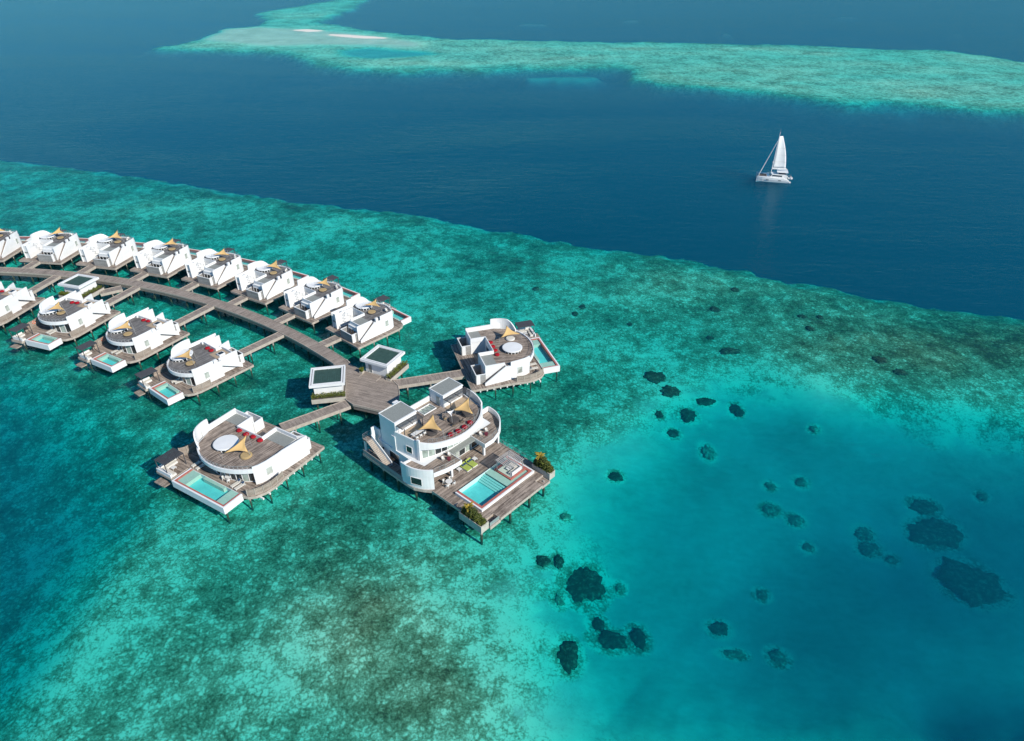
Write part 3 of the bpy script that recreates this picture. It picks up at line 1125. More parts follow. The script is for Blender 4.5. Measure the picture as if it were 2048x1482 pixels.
def mk_low_table():
    fl, MB.flip = MB.flip, False
    t = empty('low_table', (0, 0, 0))
    MB().box(-.4, .4, -.4, .4, .30, .36).build('top', 'furn', t)
    for x in (-.35, .35):
        for y in (-.35, .35):
            MB().box(x - .03, x + .03, y - .03, y + .03, 0, .30).build('leg', 'furn', t)
    MB.flip = fl
    return t


def mk_life_ring():
    fl, MB.flip = MB.flip, False
    t = empty('life_ring', (0, 0, 0))
    R, r, N, K = 0.33, 0.09, 20, 8
    mb = MB()
    for i in range(N):
        a = 2 * math.pi * i / N
        for k in range(K):
            b = 2 * math.pi * k / K
            mb.v.append(((R + r * math.cos(b)) * math.cos(a), r * math.sin(b), (R + r * math.cos(b)) * math.sin(a)))
    for i in range(N):
        for k in range(K):
            mb.f.append((i * K + k, ((i + 1) % N) * K + k, ((i + 1) % N) * K + (k + 1) % K, i * K + (k + 1) % K))
    mb.build('ring', 'orange', t, smooth=True)
    for i in range(4):
        a = math.pi / 4 + i * math.pi / 2
        c = Vector((math.cos(a) * R, 0, math.sin(a) * R))
        u = Vector((math.cos(a), 0, math.sin(a)))
        w = Vector((-math.sin(a), 0, math.cos(a)))
        MB().tube(c - w * .05, c + w * .05, 0.098, 8).build('band', 'furn', t)
    MB.flip = fl
    return t


def leaf_mass(rects, n, size, m, name, parent, seed=1, dome=0.0, shape=None):
    """many small leaf quads spread through a volume: rects = [(x0,x1,y0,y1,z0,z1)]"""
    rn = random.Random(seed)
    mb = MB()
    for i in range(n):
        if shape:
            p = Vector(shape(rn))
        else:
            x0, x1, y0, y1, z0, z1 = rects[i % len(rects)]
            p = Vector((rn.uniform(x0, x1), rn.uniform(y0, y1), z0 + (z1 - z0) * rn.random() ** 0.6))
            p.z += 0.12 * math.sin(p.x * 3.1 + p.y * 4.3) + rn.uniform(-.06, .1)
        u = Vector((rn.uniform(-1, 1), rn.uniform(-1, 1), rn.uniform(-.5, .5))).normalized()
        w = u.cross(Vector((rn.uniform(-1, 1), rn.uniform(-1, 1), 1))).normalized()
        a, b = size * rn.uniform(.7, 1.3), size * rn.uniform(.35, .6)
        mb.face([p - u * a, p - w * b, p + u * a, p + w * b])
    me_v, me_f = mb.v, mb.f
    me = bpy.data.meshes.new(name)
    me.from_pydata(me_v, [], me_f)
    me.materials.append(MT[m])
    o = bpy.data.objects.new(name, me)
    COL.objects.link(o)
    o.parent = parent
    return o


# ------------------------------------------------------------------ layout of the resort
ARC_C = Vector((-160.28, 8.33))
D = 2.4            # deck level of the villas
ZR = 5.8           # first roof level


def radial(a):
    a = math.radians(a)
    return Vector((math.cos(a), math.sin(a))), Vector((-math.sin(a), math.cos(a)))


def structure(o):
    o['kind'] = 'structure'
    return o


def boardwalk():
    r0, r1, a0, a1, n = 170.8, 173.6, 44.6, 101.0, 120
    root = structure(empty('boardwalk', (ARC_C.x, ARC_C.y, 0)))
    def ring(ra, rb, z0, z1):
        mb = MB()
        P = []
        for k in range(n + 1):
            u, _ = radial(a0 + (a1 - a0) * k / n)
            P.append([(u.x * ra, u.y * ra, z0), (u.x * rb, u.y * rb, z0), (u.x * rb, u.y * rb, z1), (u.x * ra, u.y * ra, z1)])
        for k in range(n):
            for j in range(4):
                mb.face([P[k][j], P[k][(j + 1) % 4], P[k + 1][(j + 1) % 4], P[k + 1][j]])
        mb.face(P[0]); mb.face(P[-1])
        return mb
    uvf = lambda x, y, z, nn: (math.hypot(x, y), math.atan2(y, x) * 172.0) if abs(nn.z) > .5 else (math.atan2(y, x) * 172.0, z)
    ring(r0, r1, 2.40, 2.60).build('planking', 'walk', root, uvfun=uvf)
    ring(r0 - .12, r0 - .002, 2.30, 2.72).build('kerb', 'edge', root, uvfun=uvf)
    ring(r1 + .002, r1 + .12, 2.30, 2.72).build('kerb', 'edge', root, uvfun=uvf)
    ring(r0 - .06, r0 + .12, 1.55, 2.298).build('girder', 'fascia', root, uvfun=uvf)
    ring(r1 - .12, r1 + .06, 1.55, 2.298).build('girder', 'fascia', root, uvfun=uvf)
    a = a0 + .6
    while a < 92:
        u, l = radial(a)
        mb = MB().bar((u.x * (r0 + .1), u.y * (r0 + .1), 1.9), (u.x * (r1 - .1), u.y * (r1 - .1), 1.9), .3, .5)
        mb.build('crossbeam', 'fascia', root)
        for r in (r0 + .45, r1 - .45):
            MB().tube((u.x * r, u.y * r, -3.2), (u.x * r, u.y * r, 1.66), .2, 8).build('pile', 'pile', root)
        a += 1.95
    return root


def jetty(p, q, w=2.2, top=2.5, name='jetty'):
    """straight plank walk from p to q with pale side boards and piles"""
    p, q = Vector(p), Vector(q)
    L = (q - p).length
    ang = math.atan2(q.y - p.y, q.x - p.x)
    root = structure(empty(name, (p.x, p.y, 0), ang))
    h = w / 2
    MB().box(0, L, -h, h, top - .2, top).build('planking', 'walk', root, uvrot=math.pi / 2)
    for s in (-1, 1):
        y0, y1 = sorted((s * (h + .002), s * (h + .12)))
        MB().box(0, L, y0, y1, top - .62, top + .10).build('side_board', 'edge', root)
    n = max(1, int(L / 4.2))
    for k in range(n):
        x = L * (k + .5) / n
        MB().box(x - .15, x + .15, -h + .05, h - .05, top - .55, top - .203).build('crossbeam', 'fascia', root)
        for s in (-1, 1):
            MB().tube((x, s * (h - .25), -3.2), (x, s * (h - .25), top - .56), .17, 8).build('pile', 'pile', root)
    return root


PLAZA = [(-40.0, 129.2), (-37.4, 126.9), (-36.3, 124.6), (-35.5, 121.0), (-34.9, 117.3), (-34.4, 115.7), (-32.7, 114.1), (-26.3, 111.8), (-23.6, 115.7),
         (-23.9, 118.6), (-24.5, 120.9), (-26.0, 123.0), (-29.8, 124.9), (-33.6, 126.9), (-36.2, 129.0), (-37.6, 131.4)]


def plaza():
    root = structure(empty('plaza', (0, 0, 0)))
    MB().prism(PLAZA, 2.40, 2.604).build('planking', 'walk', root, uvrot=math.radians(-22))
    P = PLAZA + [PLAZA[0]]
    ring = PLAZA
    MB().wall(offset(ring, -.08), .14, 2.2, 2.74).build('kerb', 'edge', root)
    MB().wall(offset(ring, .05), .10, 1.35, 2.398).build('girder', 'fascia', root)
    for x, y in ((-33.5, 115.8), (-30.5, 114.3), (-27.2, 113.2), (-25, 116), (-25.4, 120), (-28, 122.6), (-34, 119), (-34.6, 123), (-30, 118.5), (-36.5, 126), (-33, 125.5)):
        MB().tube((x, y, -3.2), (x, y, 2.38), .22, 8).build('pile', 'pile', root)
    return root


def pavilion(c, ang, sx, sy, label, hedges, lab_hedge, door=None):
    t = empty('service_pavilion', (c[0], c[1], 0), math.radians(ang))
    tag(t, label, 'pavilion', 'green roofed pavilions by the boardwalk')
    hx, hy = sx / 2, sy / 2
    MB().box(-hx + .5, hx - .5, -hy + .5, hy - .5, 2.2, 2.55).build('floor_slab', 'fascia', t)
    MB().box(-hx + .75, hx - .75, -hy + .75, hy - .75, 2.553, 5.45).build('wall', 'white', t)
    r = MB()
    r.box(-hx, hx, -hy, hy, 5.452, 5.62)
    ro = r.build('roof', 'white', t)
    def frame_ring(o0, o1, z0, z1):
        m_ = MB()
        m_.box(-hx + o0, hx - o0, -hy + o0, -hy + o1, z0, z1)
        m_.box(-hx + o0, hx - o0, hy - o1, hy - o0, z0, z1)
        m_.box(-hx + o0, -hx + o1, -hy + o1, hy - o1, z0, z1)
        m_.box(hx - o1, hx - o0, -hy + o1, hy - o1, z0, z1)
        return m_
    frame_ring(0, .30, 5.622, 6.0).build('rim', 'white', ro)
    frame_ring(.30, .46, 5.622, 5.66).build('gutter', 'rattan', ro)
    frame_ring(.46, .76, 5.622, 6.02).build('inner_frame', 'white', ro)
    pan = MB()
    n = 12
    for k in range(n):
        w = (sx - 1.52) / n
        x = -hx + .76 + k * w
        pan.box(x, x + w - .03, -hy + .761, hy - .761, 5.622, 5.78 + .02 * (k % 2))
    pan.build('green_panel', 'green', ro)
    for (x0, x1, y0, y1) in hedges:
        MB().box(x0, x1, y0, y1, 2.0, 3.05).build('planter', 'planter', t)
        MB().box(x0 + .08, x1 - .08, y0 + .08, y1 - .08, 3.052, 3.07).build('soil', 'rattan', t)
    if door:
        x, y, o = door
        if abs(o[0]) > .5:
            wall_window(t, (x, y - .5), (x, y + .5), 2.56, 4.7, o, 'gravel', 'door')
        else:
            wall_window(t, (x - .5, y), (x + .5, y), 2.56, 4.7, o, 'gravel', 'door')
    for x in (-hx + .9, 0, hx - .9):
        for y in (-hy + .9, hy - .9):
            MB().tube((x, y, -3.2), (x, y, 2.2), .18, 8).build('pile', 'pile', t)
    h = empty('hedge', (c[0], c[1], 0), math.radians(ang))
    tag(h, lab_hedge, 'hedge', 'hedges in the pavilion planters')
    vol = [(x0 + .05, x1 - .05, y0 + .05, y1 - .05, 3.05, 3.85) for x0, x1, y0, y1 in hedges]
    leaf_mass(vol, 1500 * len(vol), .12, 'leaf', 'foliage', h, seed=int(abs(c[0])))
    st = MB()
    for x0, x1, y0, y1, z0, z1 in vol:
        L = max(x1 - x0, y1 - y0)
        for k in range(int(L / .5)):
            f_ = (k + .5) / int(L / .5)
            x, y = (x0 + (x1 - x0) * f_, (y0 + y1) / 2) if x1 - x0 > y1 - y0 else ((x0 + x1) / 2, y0 + (y1 - y0) * f_)
            st.tube((x, y, 3.06), (x, y, 3.5), .02, 5)
    st.build('stems', 'rattan', h)
    return t


# ------------------------------------------------------------------ villas
def skylight(t, cx, cy_, r, z):
    s = MB().lathe((cx, cy_, 0), [(r - .05, z + .52), (r, z + .56), (r, z + .70), (r - .12, z + .76), (0.02, z + .80)], 32)
    so = s.build('skylight', 'white', t)
    MB().lathe((cx, cy_, 0), [(r - .35, z), (r - .35, z + .515)], 32).build('clerestory_glass', 'glass', so)
    for k in range(16):
        a = 2 * math.pi * k / 16
        x, y = cx + (r - .3) * math.cos(a), cy_ + (r - .3) * math.sin(a)
        MB().box(x - .07, x + .07, y - .07, y + .07, z, z + .518).build('rib', 'white', so)


def box_enclosure(t, x0, x1, y0, y1, z0, h, near_door=True, clad='greyfence'):
    th = .14
    e = MB()
    e.box(x0, x0 + th, y0, y1, z0 - .15, z0 + h)
    e.box(x0 + th, x1, y0, y0 + th, z0 - .15, z0 + h)
    e.box(x0 + th, x1, y1 - th, y1, z0 - .15, z0 + h)
    eo = e.build('enclosure', clad, t)
    r = MB()
    r.box(x0 - .03, x0 + th + .03, y0 - .03, y1 + .03, z0 + h + .002, z0 + h + .09)
    r.box(x0 + th + .03, x1, y0 - .03, y0 + th + .03, z0 + h + .002, z0 + h + .09)
    r.box(x0 + th + .03, x1, y1 - th - .03, y1 + .03, z0 + h + .002, z0 + h + .09)
    r.build('capping', 'white', eo)
    MB().box(x0 + th, x1, y0 + th, y1 - th, z0 + .003, z0 + .06).build('shower_floor', 'pave', eo)
    if near_door:
        MB().box(x0 + .12, x0 + .95, y0 - .045, y0 - .003, z0 + .01, z0 + h - .05).build('door', 'white', eo)


def stairs(t, x0, x1, y0, y1, z0, z1, n=17, m='deck'):
    s = MB()
    for k in range(n):
        a, b = x0 + (x1 - x0) * k / n, x0 + (x1 - x0) * (k + 1) / n
        zt = z0 + (z1 - z0) * (k + 1) / n
        s.box(min(a, b), max(a, b), y0, y1, zt - .22, zt)
    return s.build('stairs', m, t)


def deck_slab(t, poly, top=D, m='deck', uvrot=math.pi / 2):
    MB().prism(poly, top - .22, top).build('deck', m, t, uvrot=uvrot)
    cl = poly + [poly[0]]
    a = sum(poly[i][0] * poly[(i + 1) % len(poly)][1] - poly[(i + 1) % len(poly)][0] * poly[i][1] for i in range(len(poly)))
    MB().wall(offset(cl, -.05 if a > 0 else .05), .08, top - .5, top + .012).build('deck_edge', 'edge', t)


def small_villa(kind):
    """villa of the curved rows. x runs from the entrance to the pool, y from the stair wall across"""
    t = empty('overwater_villa', (0, 0, 0))
    cq = 5.4 if kind == 'far' else 2.5          # depth of the entrance court
    front = arc_pts((10.35, .55), (12.15, 5.6), (8.8, 10.95), 16)
    deck_slab(t, [(-1.8, -1.25), (8.5, -1.35), (10.4, -1.35), (11.7, -1.0), (12.6, -.3), (12.93, .6), (12.93, 8.5), (16.6, 8.5), (16.6, 11.7), (9.0, 12.5), (3.0, 12.4), (-1.3, 12.3), (-1.3, 6.0), (-1.8, 6.0)])
    piles(t, [(-1.2, -.8), (3, -.9), (7, -.9), (11, -.6), (12.5, 4), (12.4, 9), (16, 9), (16, 11.2), (9, 11.8), (3, 11.8), (-.8, 11.5), (-1.2, 3), (3, 5.5), (8, 5.5)], 2.18)
    gl = arc_pts((9.85, .75), (10.85, 5.2), (7.8, 10.2), 8)
    body = [(.5, 1.25), (4.7, 1.25), (4.7, .2), (9.5, .3)] + offset(gl, .25) + [(6.8, 11.0), (1.4, 11.0), (1.4, 9.75), (cq, 9.6), (cq, 5.1), (.5, 5.1)]
    MB().prism(body, D + .003, 5.45).build('wall', 'white', t)
    roofp = [(1.0, 1.3), (4.75, 1.3), (4.75, .25), (10.2, .35)] + front + [(7.8, 11.05), (1.3, 11.1), (1.3, 9.7), (cq + .02, 9.58), (cq + .02, 5.08), (1.0, 5.08)]
    MB().prism(roofp, 5.453, 5.76).build('roof_slab', 'white', t)
    MB().prism([(1.2, 1.45), (4.9, 1.45), (4.9, .45), (10.0, .55)] + offset(front, .15) + [(7.8, 10.9), (2.2, 10.95), (2.2, 9.8), (cq + .15, 9.7), (cq + .15, 4.95), (1.2, 4.95)], 5.763, ZR).build('roof_deck', 'roofdeck', t, uvrot=.0)
    MB().box(1.3, 4.4, 1.5, 4.9, ZR + .003, ZR + .04).build('roof_paving', 'gravel' if kind == 'far' else 'pave', t)
    # parapets of court, rear and sides
    MB().wall([(1.35, 5.06), (cq + .04, 5.06), (cq + .04, 9.62), (1.35, 9.72)], .2, 5.46, 6.45).build('court_parapet', 'white', t)
    MB().wall([(1.05, 1.2), (1.05, 4.96)], .2, [5.0, 5.0], [6.3, 6.3]).build('rear_parapet', 'white', t)
    MB().wall([(.05, 1.02), (4.5, 1.02)], .2, D + .003, [6.35, 6.35]).build('inner_stair_wall', 'white', t)
    nw = [(0, 0), (4.6, 0), (4.605, 0), (6.2, 0), (6.205, 0), (8.4, 0), (9.6, .12), (10.3, .5)]
    zb = [D - .3] * 8 if kind == 'far' else [D - .05, 5.0, D - .3, D - .3, D - .3, D - .3, D - .3, D - .3]
    MB().wall(nw, .2, zb, [3.0, 6.25, 6.0, 6.0, 7.05, 7.05, 7.0, 6.95] if kind == 'far' else [3.5, 6.45, 6.2, 6.2, 7.05, 7.05, 7.0, 6.95]).build('stair_wall', 'white', t)
    stairs(t, .3, 4.6, .11, .9, D, ZR)
    # far side wall, fins and screen
    xr = .2 if kind == 'far' else -1.25
    MB().wall([(xr, 11.2), (6.6, 11.15)], .2, D + .003, 6.5).build('far_wall', 'white', t)
    MB().wall([(xr, 9.72), (1.45, 9.72)], .2, D + .003, 6.5).build('fin', 'white', t)
    MB().box(xr + .25, xr + .35, 9.823, 11.097, D + .003, 6.2).build('niche_panel', 'white', t)
    MB().box(xr + .15, xr + .247, 9.83, 11.09, 4.0, 4.4).build('niche_shelf', 'gravel', t)
    if kind == 'near':
        MB().wall([(-1.2, 5.9), (1.3, 5.3)], .2, D + .003, 6.5).build('fin', 'white', t)
    scr = arc_pts((4.9, 11.25), (7.9, 10.9), (9.95, 9.0), 12)
    MB().wall(scr, .22, 5.2, [7.85] * 9 + [7.75, 7.5, 7.1, 6.6]).build('curved_screen', 'white', t)
    MB().wall(front, .26, 5.2, 6.0).build('fascia', 'white', t)
    railing(t, offset(front, .02)[:12], 6.0, .7, 2)
    glazing(t, gl, D + .02, 5.2, ['glass', 'curtain', 'glass', 'glass', 'curtain'])
    glazing(t, [(.4, 1.6), (.4, 2.7), (.4, 3.8), (.4, 4.9)], D + .02, 4.75, ['glass'])
    wall_window(t, (7.5, -.1), (8.5, -.1), 3.7, 5.3, (0, -1), 'frost')
    wall_window(t, (cq - .005, 6.2), (cq - .005, 8.8), D + .1, 4.8, (-1, 0), 'glass', 'entrance_door')
    skylight(t, 8.2, 8.6, 2.15, ZR)
    box_enclosure(t, -1.45, .38, 1.3, 5.7, D, 2.15)
    # braces seen over the court
    br = MB()
    for k in range(4 if kind == 'far' else 3):
        y = 5.4 + k * 1.15
        br.tube((2.2, y, 6.1), (3.1, y + .55, 6.1), .04, 5)
        br.tube((3.1, y + .55, 6.1), (2.2, y + 1.1, 6.1), .04, 5)
    br.build('court_brace', 'steel', t)
    po = pool(t, 12.95, 16.15, .6, 7.9, D, 2.62, 1.35, ends=(0, .6), bench=True)
    pergola(t, 13.3, 16.5, 9.0, 11.6, 4.95, D, 12, 'y', sw=.19)
    fence_run(t, [(7.6, 12.3), (9.6, 12.3), (11.6, 12.1), (13.3, 11.9)], D, 1.75)
    if kind == 'near':
        fence_run(t, [(8.1, -1.15), (9.9, -1.2), (11.6, -.8)], D, 1.5)
    lp = MB().box(16.75, 18.0, 8.7, 10.9, 1.3, 1.5)
    lp.build('landing_step', 'deck', t)
    MB().box(2.4, 2.9, 10.0, 10.5, ZR + .003, ZR + .5).build('roof_vent', 'white', t)
    MB().box(5.2, 5.9, .3, .8, ZR + .003, ZR + .9).build('stair_gate', 'white', t)
    if kind == 'near':
        hb = MB().box(2.2, 3.6, 2.0, 3.2, ZR + .041, ZR + .55).build('roof_hatch', 'white', t)
        MB().box(2.35, 3.45, 2.15, 3.05, ZR + .553, ZR + .60).build('hatch_glass', 'glass', hb)
    return t


class Fr:
    """plan frame of a villa"""
    def __init__(s, o, ang, flip=False):
        s.o, s.a, s.fl = Vector(o), math.radians(ang), flip

    def loc(s, x, y, z=0.0):
        y = -y if s.fl else y
        x = 5 + (x - 5) * MB.stretch if x > 5 else x
        return (s.o.x + x * math.cos(s.a) - y * math.sin(s.a), s.o.y + x * math.sin(s.a) + y * math.cos(s.a), z)

    def rz(s, a=0.0):
        return s.a + (-math.radians(a) if s.fl else math.radians(a))


ORD = ['nearest the plaza', 'second from the plaza', 'third from the plaza', 'fourth from the plaza', 'fifth from the plaza', 'sixth from the plaza',
       'seventh from the plaza', 'eighth from the plaza, at the left edge']


def furnish_small(fr, who, kind):
    """who = phrase that names the villa"""
    z = ZR + .003
    lo = fr.loc(0, 0)
    rj = random.Random(who)
    J = lambda s=.3: rj.uniform(-s, s)
    c = [(6.9, 6.9, 7.3), (9.8, 5.0, 8.8), (8.8, 3.0, 7.3)] if kind == 'far' else [(10.2, 7.1, 7.3), (7.4, 5.3, 8.8), (8.4, 3.3, 7.3)]
    c = [(x + J(.35), y + J(.35), zz + J(.25)) for x, y, zz in c]
    shade_sail(lo, fr.a, c, z, f'ochre triangular shade sail over the roof of the {who}', 'shade sails over the row villas', flip=fr.fl, pull=.22)
    proto_thing('rdb_tan', mk_round_daybed('rattan', 'tan'), fr.loc((7.9 if kind == 'far' else 8.7) + J(.5), 4.7 + J(.4), z), fr.rz(), f'round tan daybed on the roof deck of the {who}', 'daybed', 'round roof daybeds')
    if kind == 'far':
        for j, (x, y) in enumerate(((10.0, 2.2), (10.6, 3.0))):
            proto_thing('chair', mk_chair(), fr.loc(x + J(.35), y + J(.2), z), fr.rz(140 + 200 * j + J(60)), f'{("first", "second")[j]} white roof chair counted from the stair wall, {who}', 'chair', 'roof chairs')
    else:
        for j, (x, y) in enumerate(((3.2, 7.3), (3.1, 5.9))):
            bean_bag(fr.loc(x + J(.3), y + J(.15), z), fr.rz(j * 70), f'red bean bag {("farther from", "nearer to")[j]} the stair wall, {who}', 'red bean bags on villa roofs')
        for j, (x, y) in enumerate(((10.9, 5.2), (10.9, 6.5))):
            proto_thing('lounger', mk_lounger(), fr.loc(x + .55 + J(.2), y - .2 + J(.15), D), fr.rz(188 + J(14)), f'cream sun lounger {("closer to", "farther from")[j]} the stair wall, {who}', 'sun lounger', 'sun loungers on villa decks')
    if kind == 'near':
        proto_thing('ring', mk_life_ring, fr.loc(10.6, 12.1, D + 1.1), fr.rz(), f'orange life ring on the wooden screen of the {who}', 'life ring', 'life rings')
    sx = 'sofa_f' if fr.fl else 'sofa'
    proto_thing(sx, mk_sofa(3.0, 2.4), fr.loc(16.4, 11.4, D), fr.rz(180) if not fr.fl else fr.a + math.pi / 2,
                f'cream corner sofa under the pergola of the {who}', 'sofa', 'corner sofas under pergolas')


def big_villa(kind):
    """large villas beside the plaza; x towards the pool, y = 0 on the entrance axis. kind 'R' shows an outer stair, 'L' a plain wall"""
    t = empty('large_villa', (0, 0, 0))
    front = arc_pts((2.5, -7.0), (5.35, .2), (2.4, 7.4), 20)
    deck_slab(t, [(-11.35, -9.85), (-2.0, -9.9), (1.0, -10.15), (3.0, -9.9), (4.6, -9.2), (5.5, -8.2), (5.72, -7.2), (5.72, 7.2), (9.2, 7.2), (9.2, 11.3), (4.0, 11.3), (3.0, 10.6), (-2.0, 10.2), (-11.1, 9.9)])
    piles(t, [(-10.5, -9.2), (-6, -9.3), (-2, -9.3), (2, -9.4), (5, -7.8), (5.2, 0), (5.2, 7), (8.7, 7.6), (8.7, 10.8), (3.5, 10), (-3, 9.6), (-10.3, 9.2), (-10.5, 0), (-4, 0), (0, 4), (9.2, -6.8), (9.2, 6)], 2.18)
    st = MB()
    for x in np.arange(-9.5, 4.5, 1.5):
        st.box(x - .12, x + .12, -9.95 - (.3 if x > 0 else 0), -9.2, 1.55, 1.9)
    st.build('joist_ends', 'trim', t)
    gl = arc_pts((1.9, -6.4), (4.1, .2), (1.6, 6.6), 12)
    body = [(-7.6, -7.4), (-3.2, -7.4), (-3.2, -8.2), (1.5, -7.3)] + offset(gl, .3) + [(1.2, 8.0), (-1.8, 8.75), (-7.6, 8.75), (-7.6, 4.5), (-4.3, 4.5), (-4.3, -2.2), (-7.6, -2.2)]
    MB().prism(body, D + .003, 5.4).build('wall', 'white', t)
    roofp = [(-7.6, -7.4), (-3.2, -7.4), (-3.2, -8.2), (2.2, -7.2)] + front + [(-1.0, 8.7), (-7.6, 8.8), (-7.6, 4.5), (-4.3, 4.5), (-4.3, -2.2), (-7.6, -2.2)]
    MB().prism(roofp, 5.403, 5.76).build('roof_slab', 'white', t)
    MB().prism([(-4.8, -7.2), (-3.0, -7.2), (-3.0, -8.0), (2.1, -7.05)] + offset(front, .18)[1:] + [(-1.0, 8.55), (-4.8, 8.6), (-4.8, 4.7), (-4.1, 4.7), (-4.1, -2.4), (-4.8, -2.4)], 5.763, ZR).build('roof_deck', 'deck', t, uvrot=math.radians(-6))
    MB().box(-7.4, -4.82, -7.2, -2.4, 5.763, ZR + .02).build('gravel_roof', 'gravel', t)
    MB().box(-7.4, -4.82, 4.7, 8.6, 5.763, ZR + .02).build('gravel_roof', 'gravel', t)
    # parapets
    MB().wall([(-7.6, 4.42), (-4.22, 4.42), (-4.22, -2.12), (-7.6, -2.12)], .22, 5.41, 6.5).build('court_parapet', 'white', t)
    MB().wall([(-7.65, -7.5), (-7.65, -2.0)], .22, D + .003, 6.5).build('rear_wall', 'white', t)
    MB().wall([(-7.65, 4.3), (-7.65, 8.9)], .22, D + .003, 6.5).build('rear_wall', 'white', t)
    MB().wall([(-7.7, 8.95), (-1.9, 8.98), (.4, 8.7)], .25, D + .003, 6.75).build('far_wall', 'white', t)
    scr = arc_pts((-1.6, 9.2), (1.5, 8.5), (3.5, 5.6), 12)
    MB().wall(scr, .25, 5.1, [8.0] * 8 + [7.8, 7.5, 7.1, 6.7, 6.3]).build('curved_screen', 'white', t)
    if kind == 'R':
        MB().wall([(-7.7, -7.5), (-3.3, -7.5)], .22, D + .003, 6.4).build('inner_stair_wall', 'white', t)
        nw = [(-8.2, -9.0), (-3.2, -8.45), (-3.195, -8.45), (-2.2, -8.3), (-2.195, -8.3), (.2, -7.9), (1.6, -7.5), (2.5, -6.95)]
        MB().wall(nw, .24, D - .35, [3.0, 6.2, 5.9, 5.9, 6.8, 6.8, 6.75, 6.7]).build('stair_wall', 'white', t)
        s = stairs(t, -7.9, -3.2, -8.5, -7.62, D, ZR)
    else:
        nw = [(-8.6, -8.9), (-3.2, -8.4), (-2.2, -8.25), (.2, -7.9), (1.6, -7.5), (2.5, -6.95)]
        MB().wall(nw, .24, D - .35, [6.6, 6.75, 6.6, 6.5, 6.45, 6.4]).build('side_wall', 'white', t)
        MB().wall([(-7.7, -7.5), (-8.6, -8.8)], .2, D + .003, 6.5).build('rear_wall', 'white', t)
        MB().prism([(-7.5, -7.38), (-3.1, -7.38), (-3.1, -8.25), (-7.5, -8.6)], 5.41, 5.79).build('gravel_roof', 'gravel', t)
    MB().wall(front, .28, 5.15, 6.0).build('fascia', 'white', t)
    railing(t, offset(front, .02)[:15], 6.0, .75, 2)
    glazing(t, gl, D + .02, 5.15, ['glass', 'curtain', 'glass', 'glass', 'glass', 'curtain'])
    wall_window(t, (-.6, -8.15), (.6, -7.92), 3.4, 5.1, (.2, -1), 'frost')
    wall_window(t, (-4.31, -1.0), (-4.31, 3.2), D + .05, 4.9, (-1, 0), 'glass', 'entrance_door')
    box_enclosure(t, -9.9, -7.78, 4.4, 8.6, D, 2.3, clad='white' if kind == 'L' else 'greyfence')
    box_enclosure(t, -9.95, -7.78, -8.1, -3.85, D, 2.3)
    skylight(t, .2, -2.0 if kind == 'R' else 2.3, 2.25, ZR)
    pool(t, 5.74, 9.75, -7.15, 6.35, D, 2.66, 1.35, ends=(2.1, 2.1))
    pergola(t, 5.1, 9.1, 8.2, 11.0, 5.0, D, 15, 'y' if kind == 'R' else 'x', sw=.2)
    fp = [(-1.2, -9.75), (.3, -9.95), (1.8, -9.95), (3.2, -9.65), (4.5, -9.0), (5.4, -8.05)]
    fence_run(t, fp, D, 1.5)
    fence_run(t, [(-.6, 10.25), (1.4, 10.4), (3.1, 10.5), (4.2, 11.2)], D, 1.8)
    MB().box(9.35, 10.7, 7.6, 10.4, 1.25, 1.45).build('landing_step', 'deck', t)
    lw = MB()
    lw.box(8.95, 9.18, 7.3, 11.2, D + .003, D + .75)
    lw.box(5.0, 8.95, 11.0, 11.22, D + .003, D + .75)
    lw.build('lounge_wall', 'white', t)
    return t


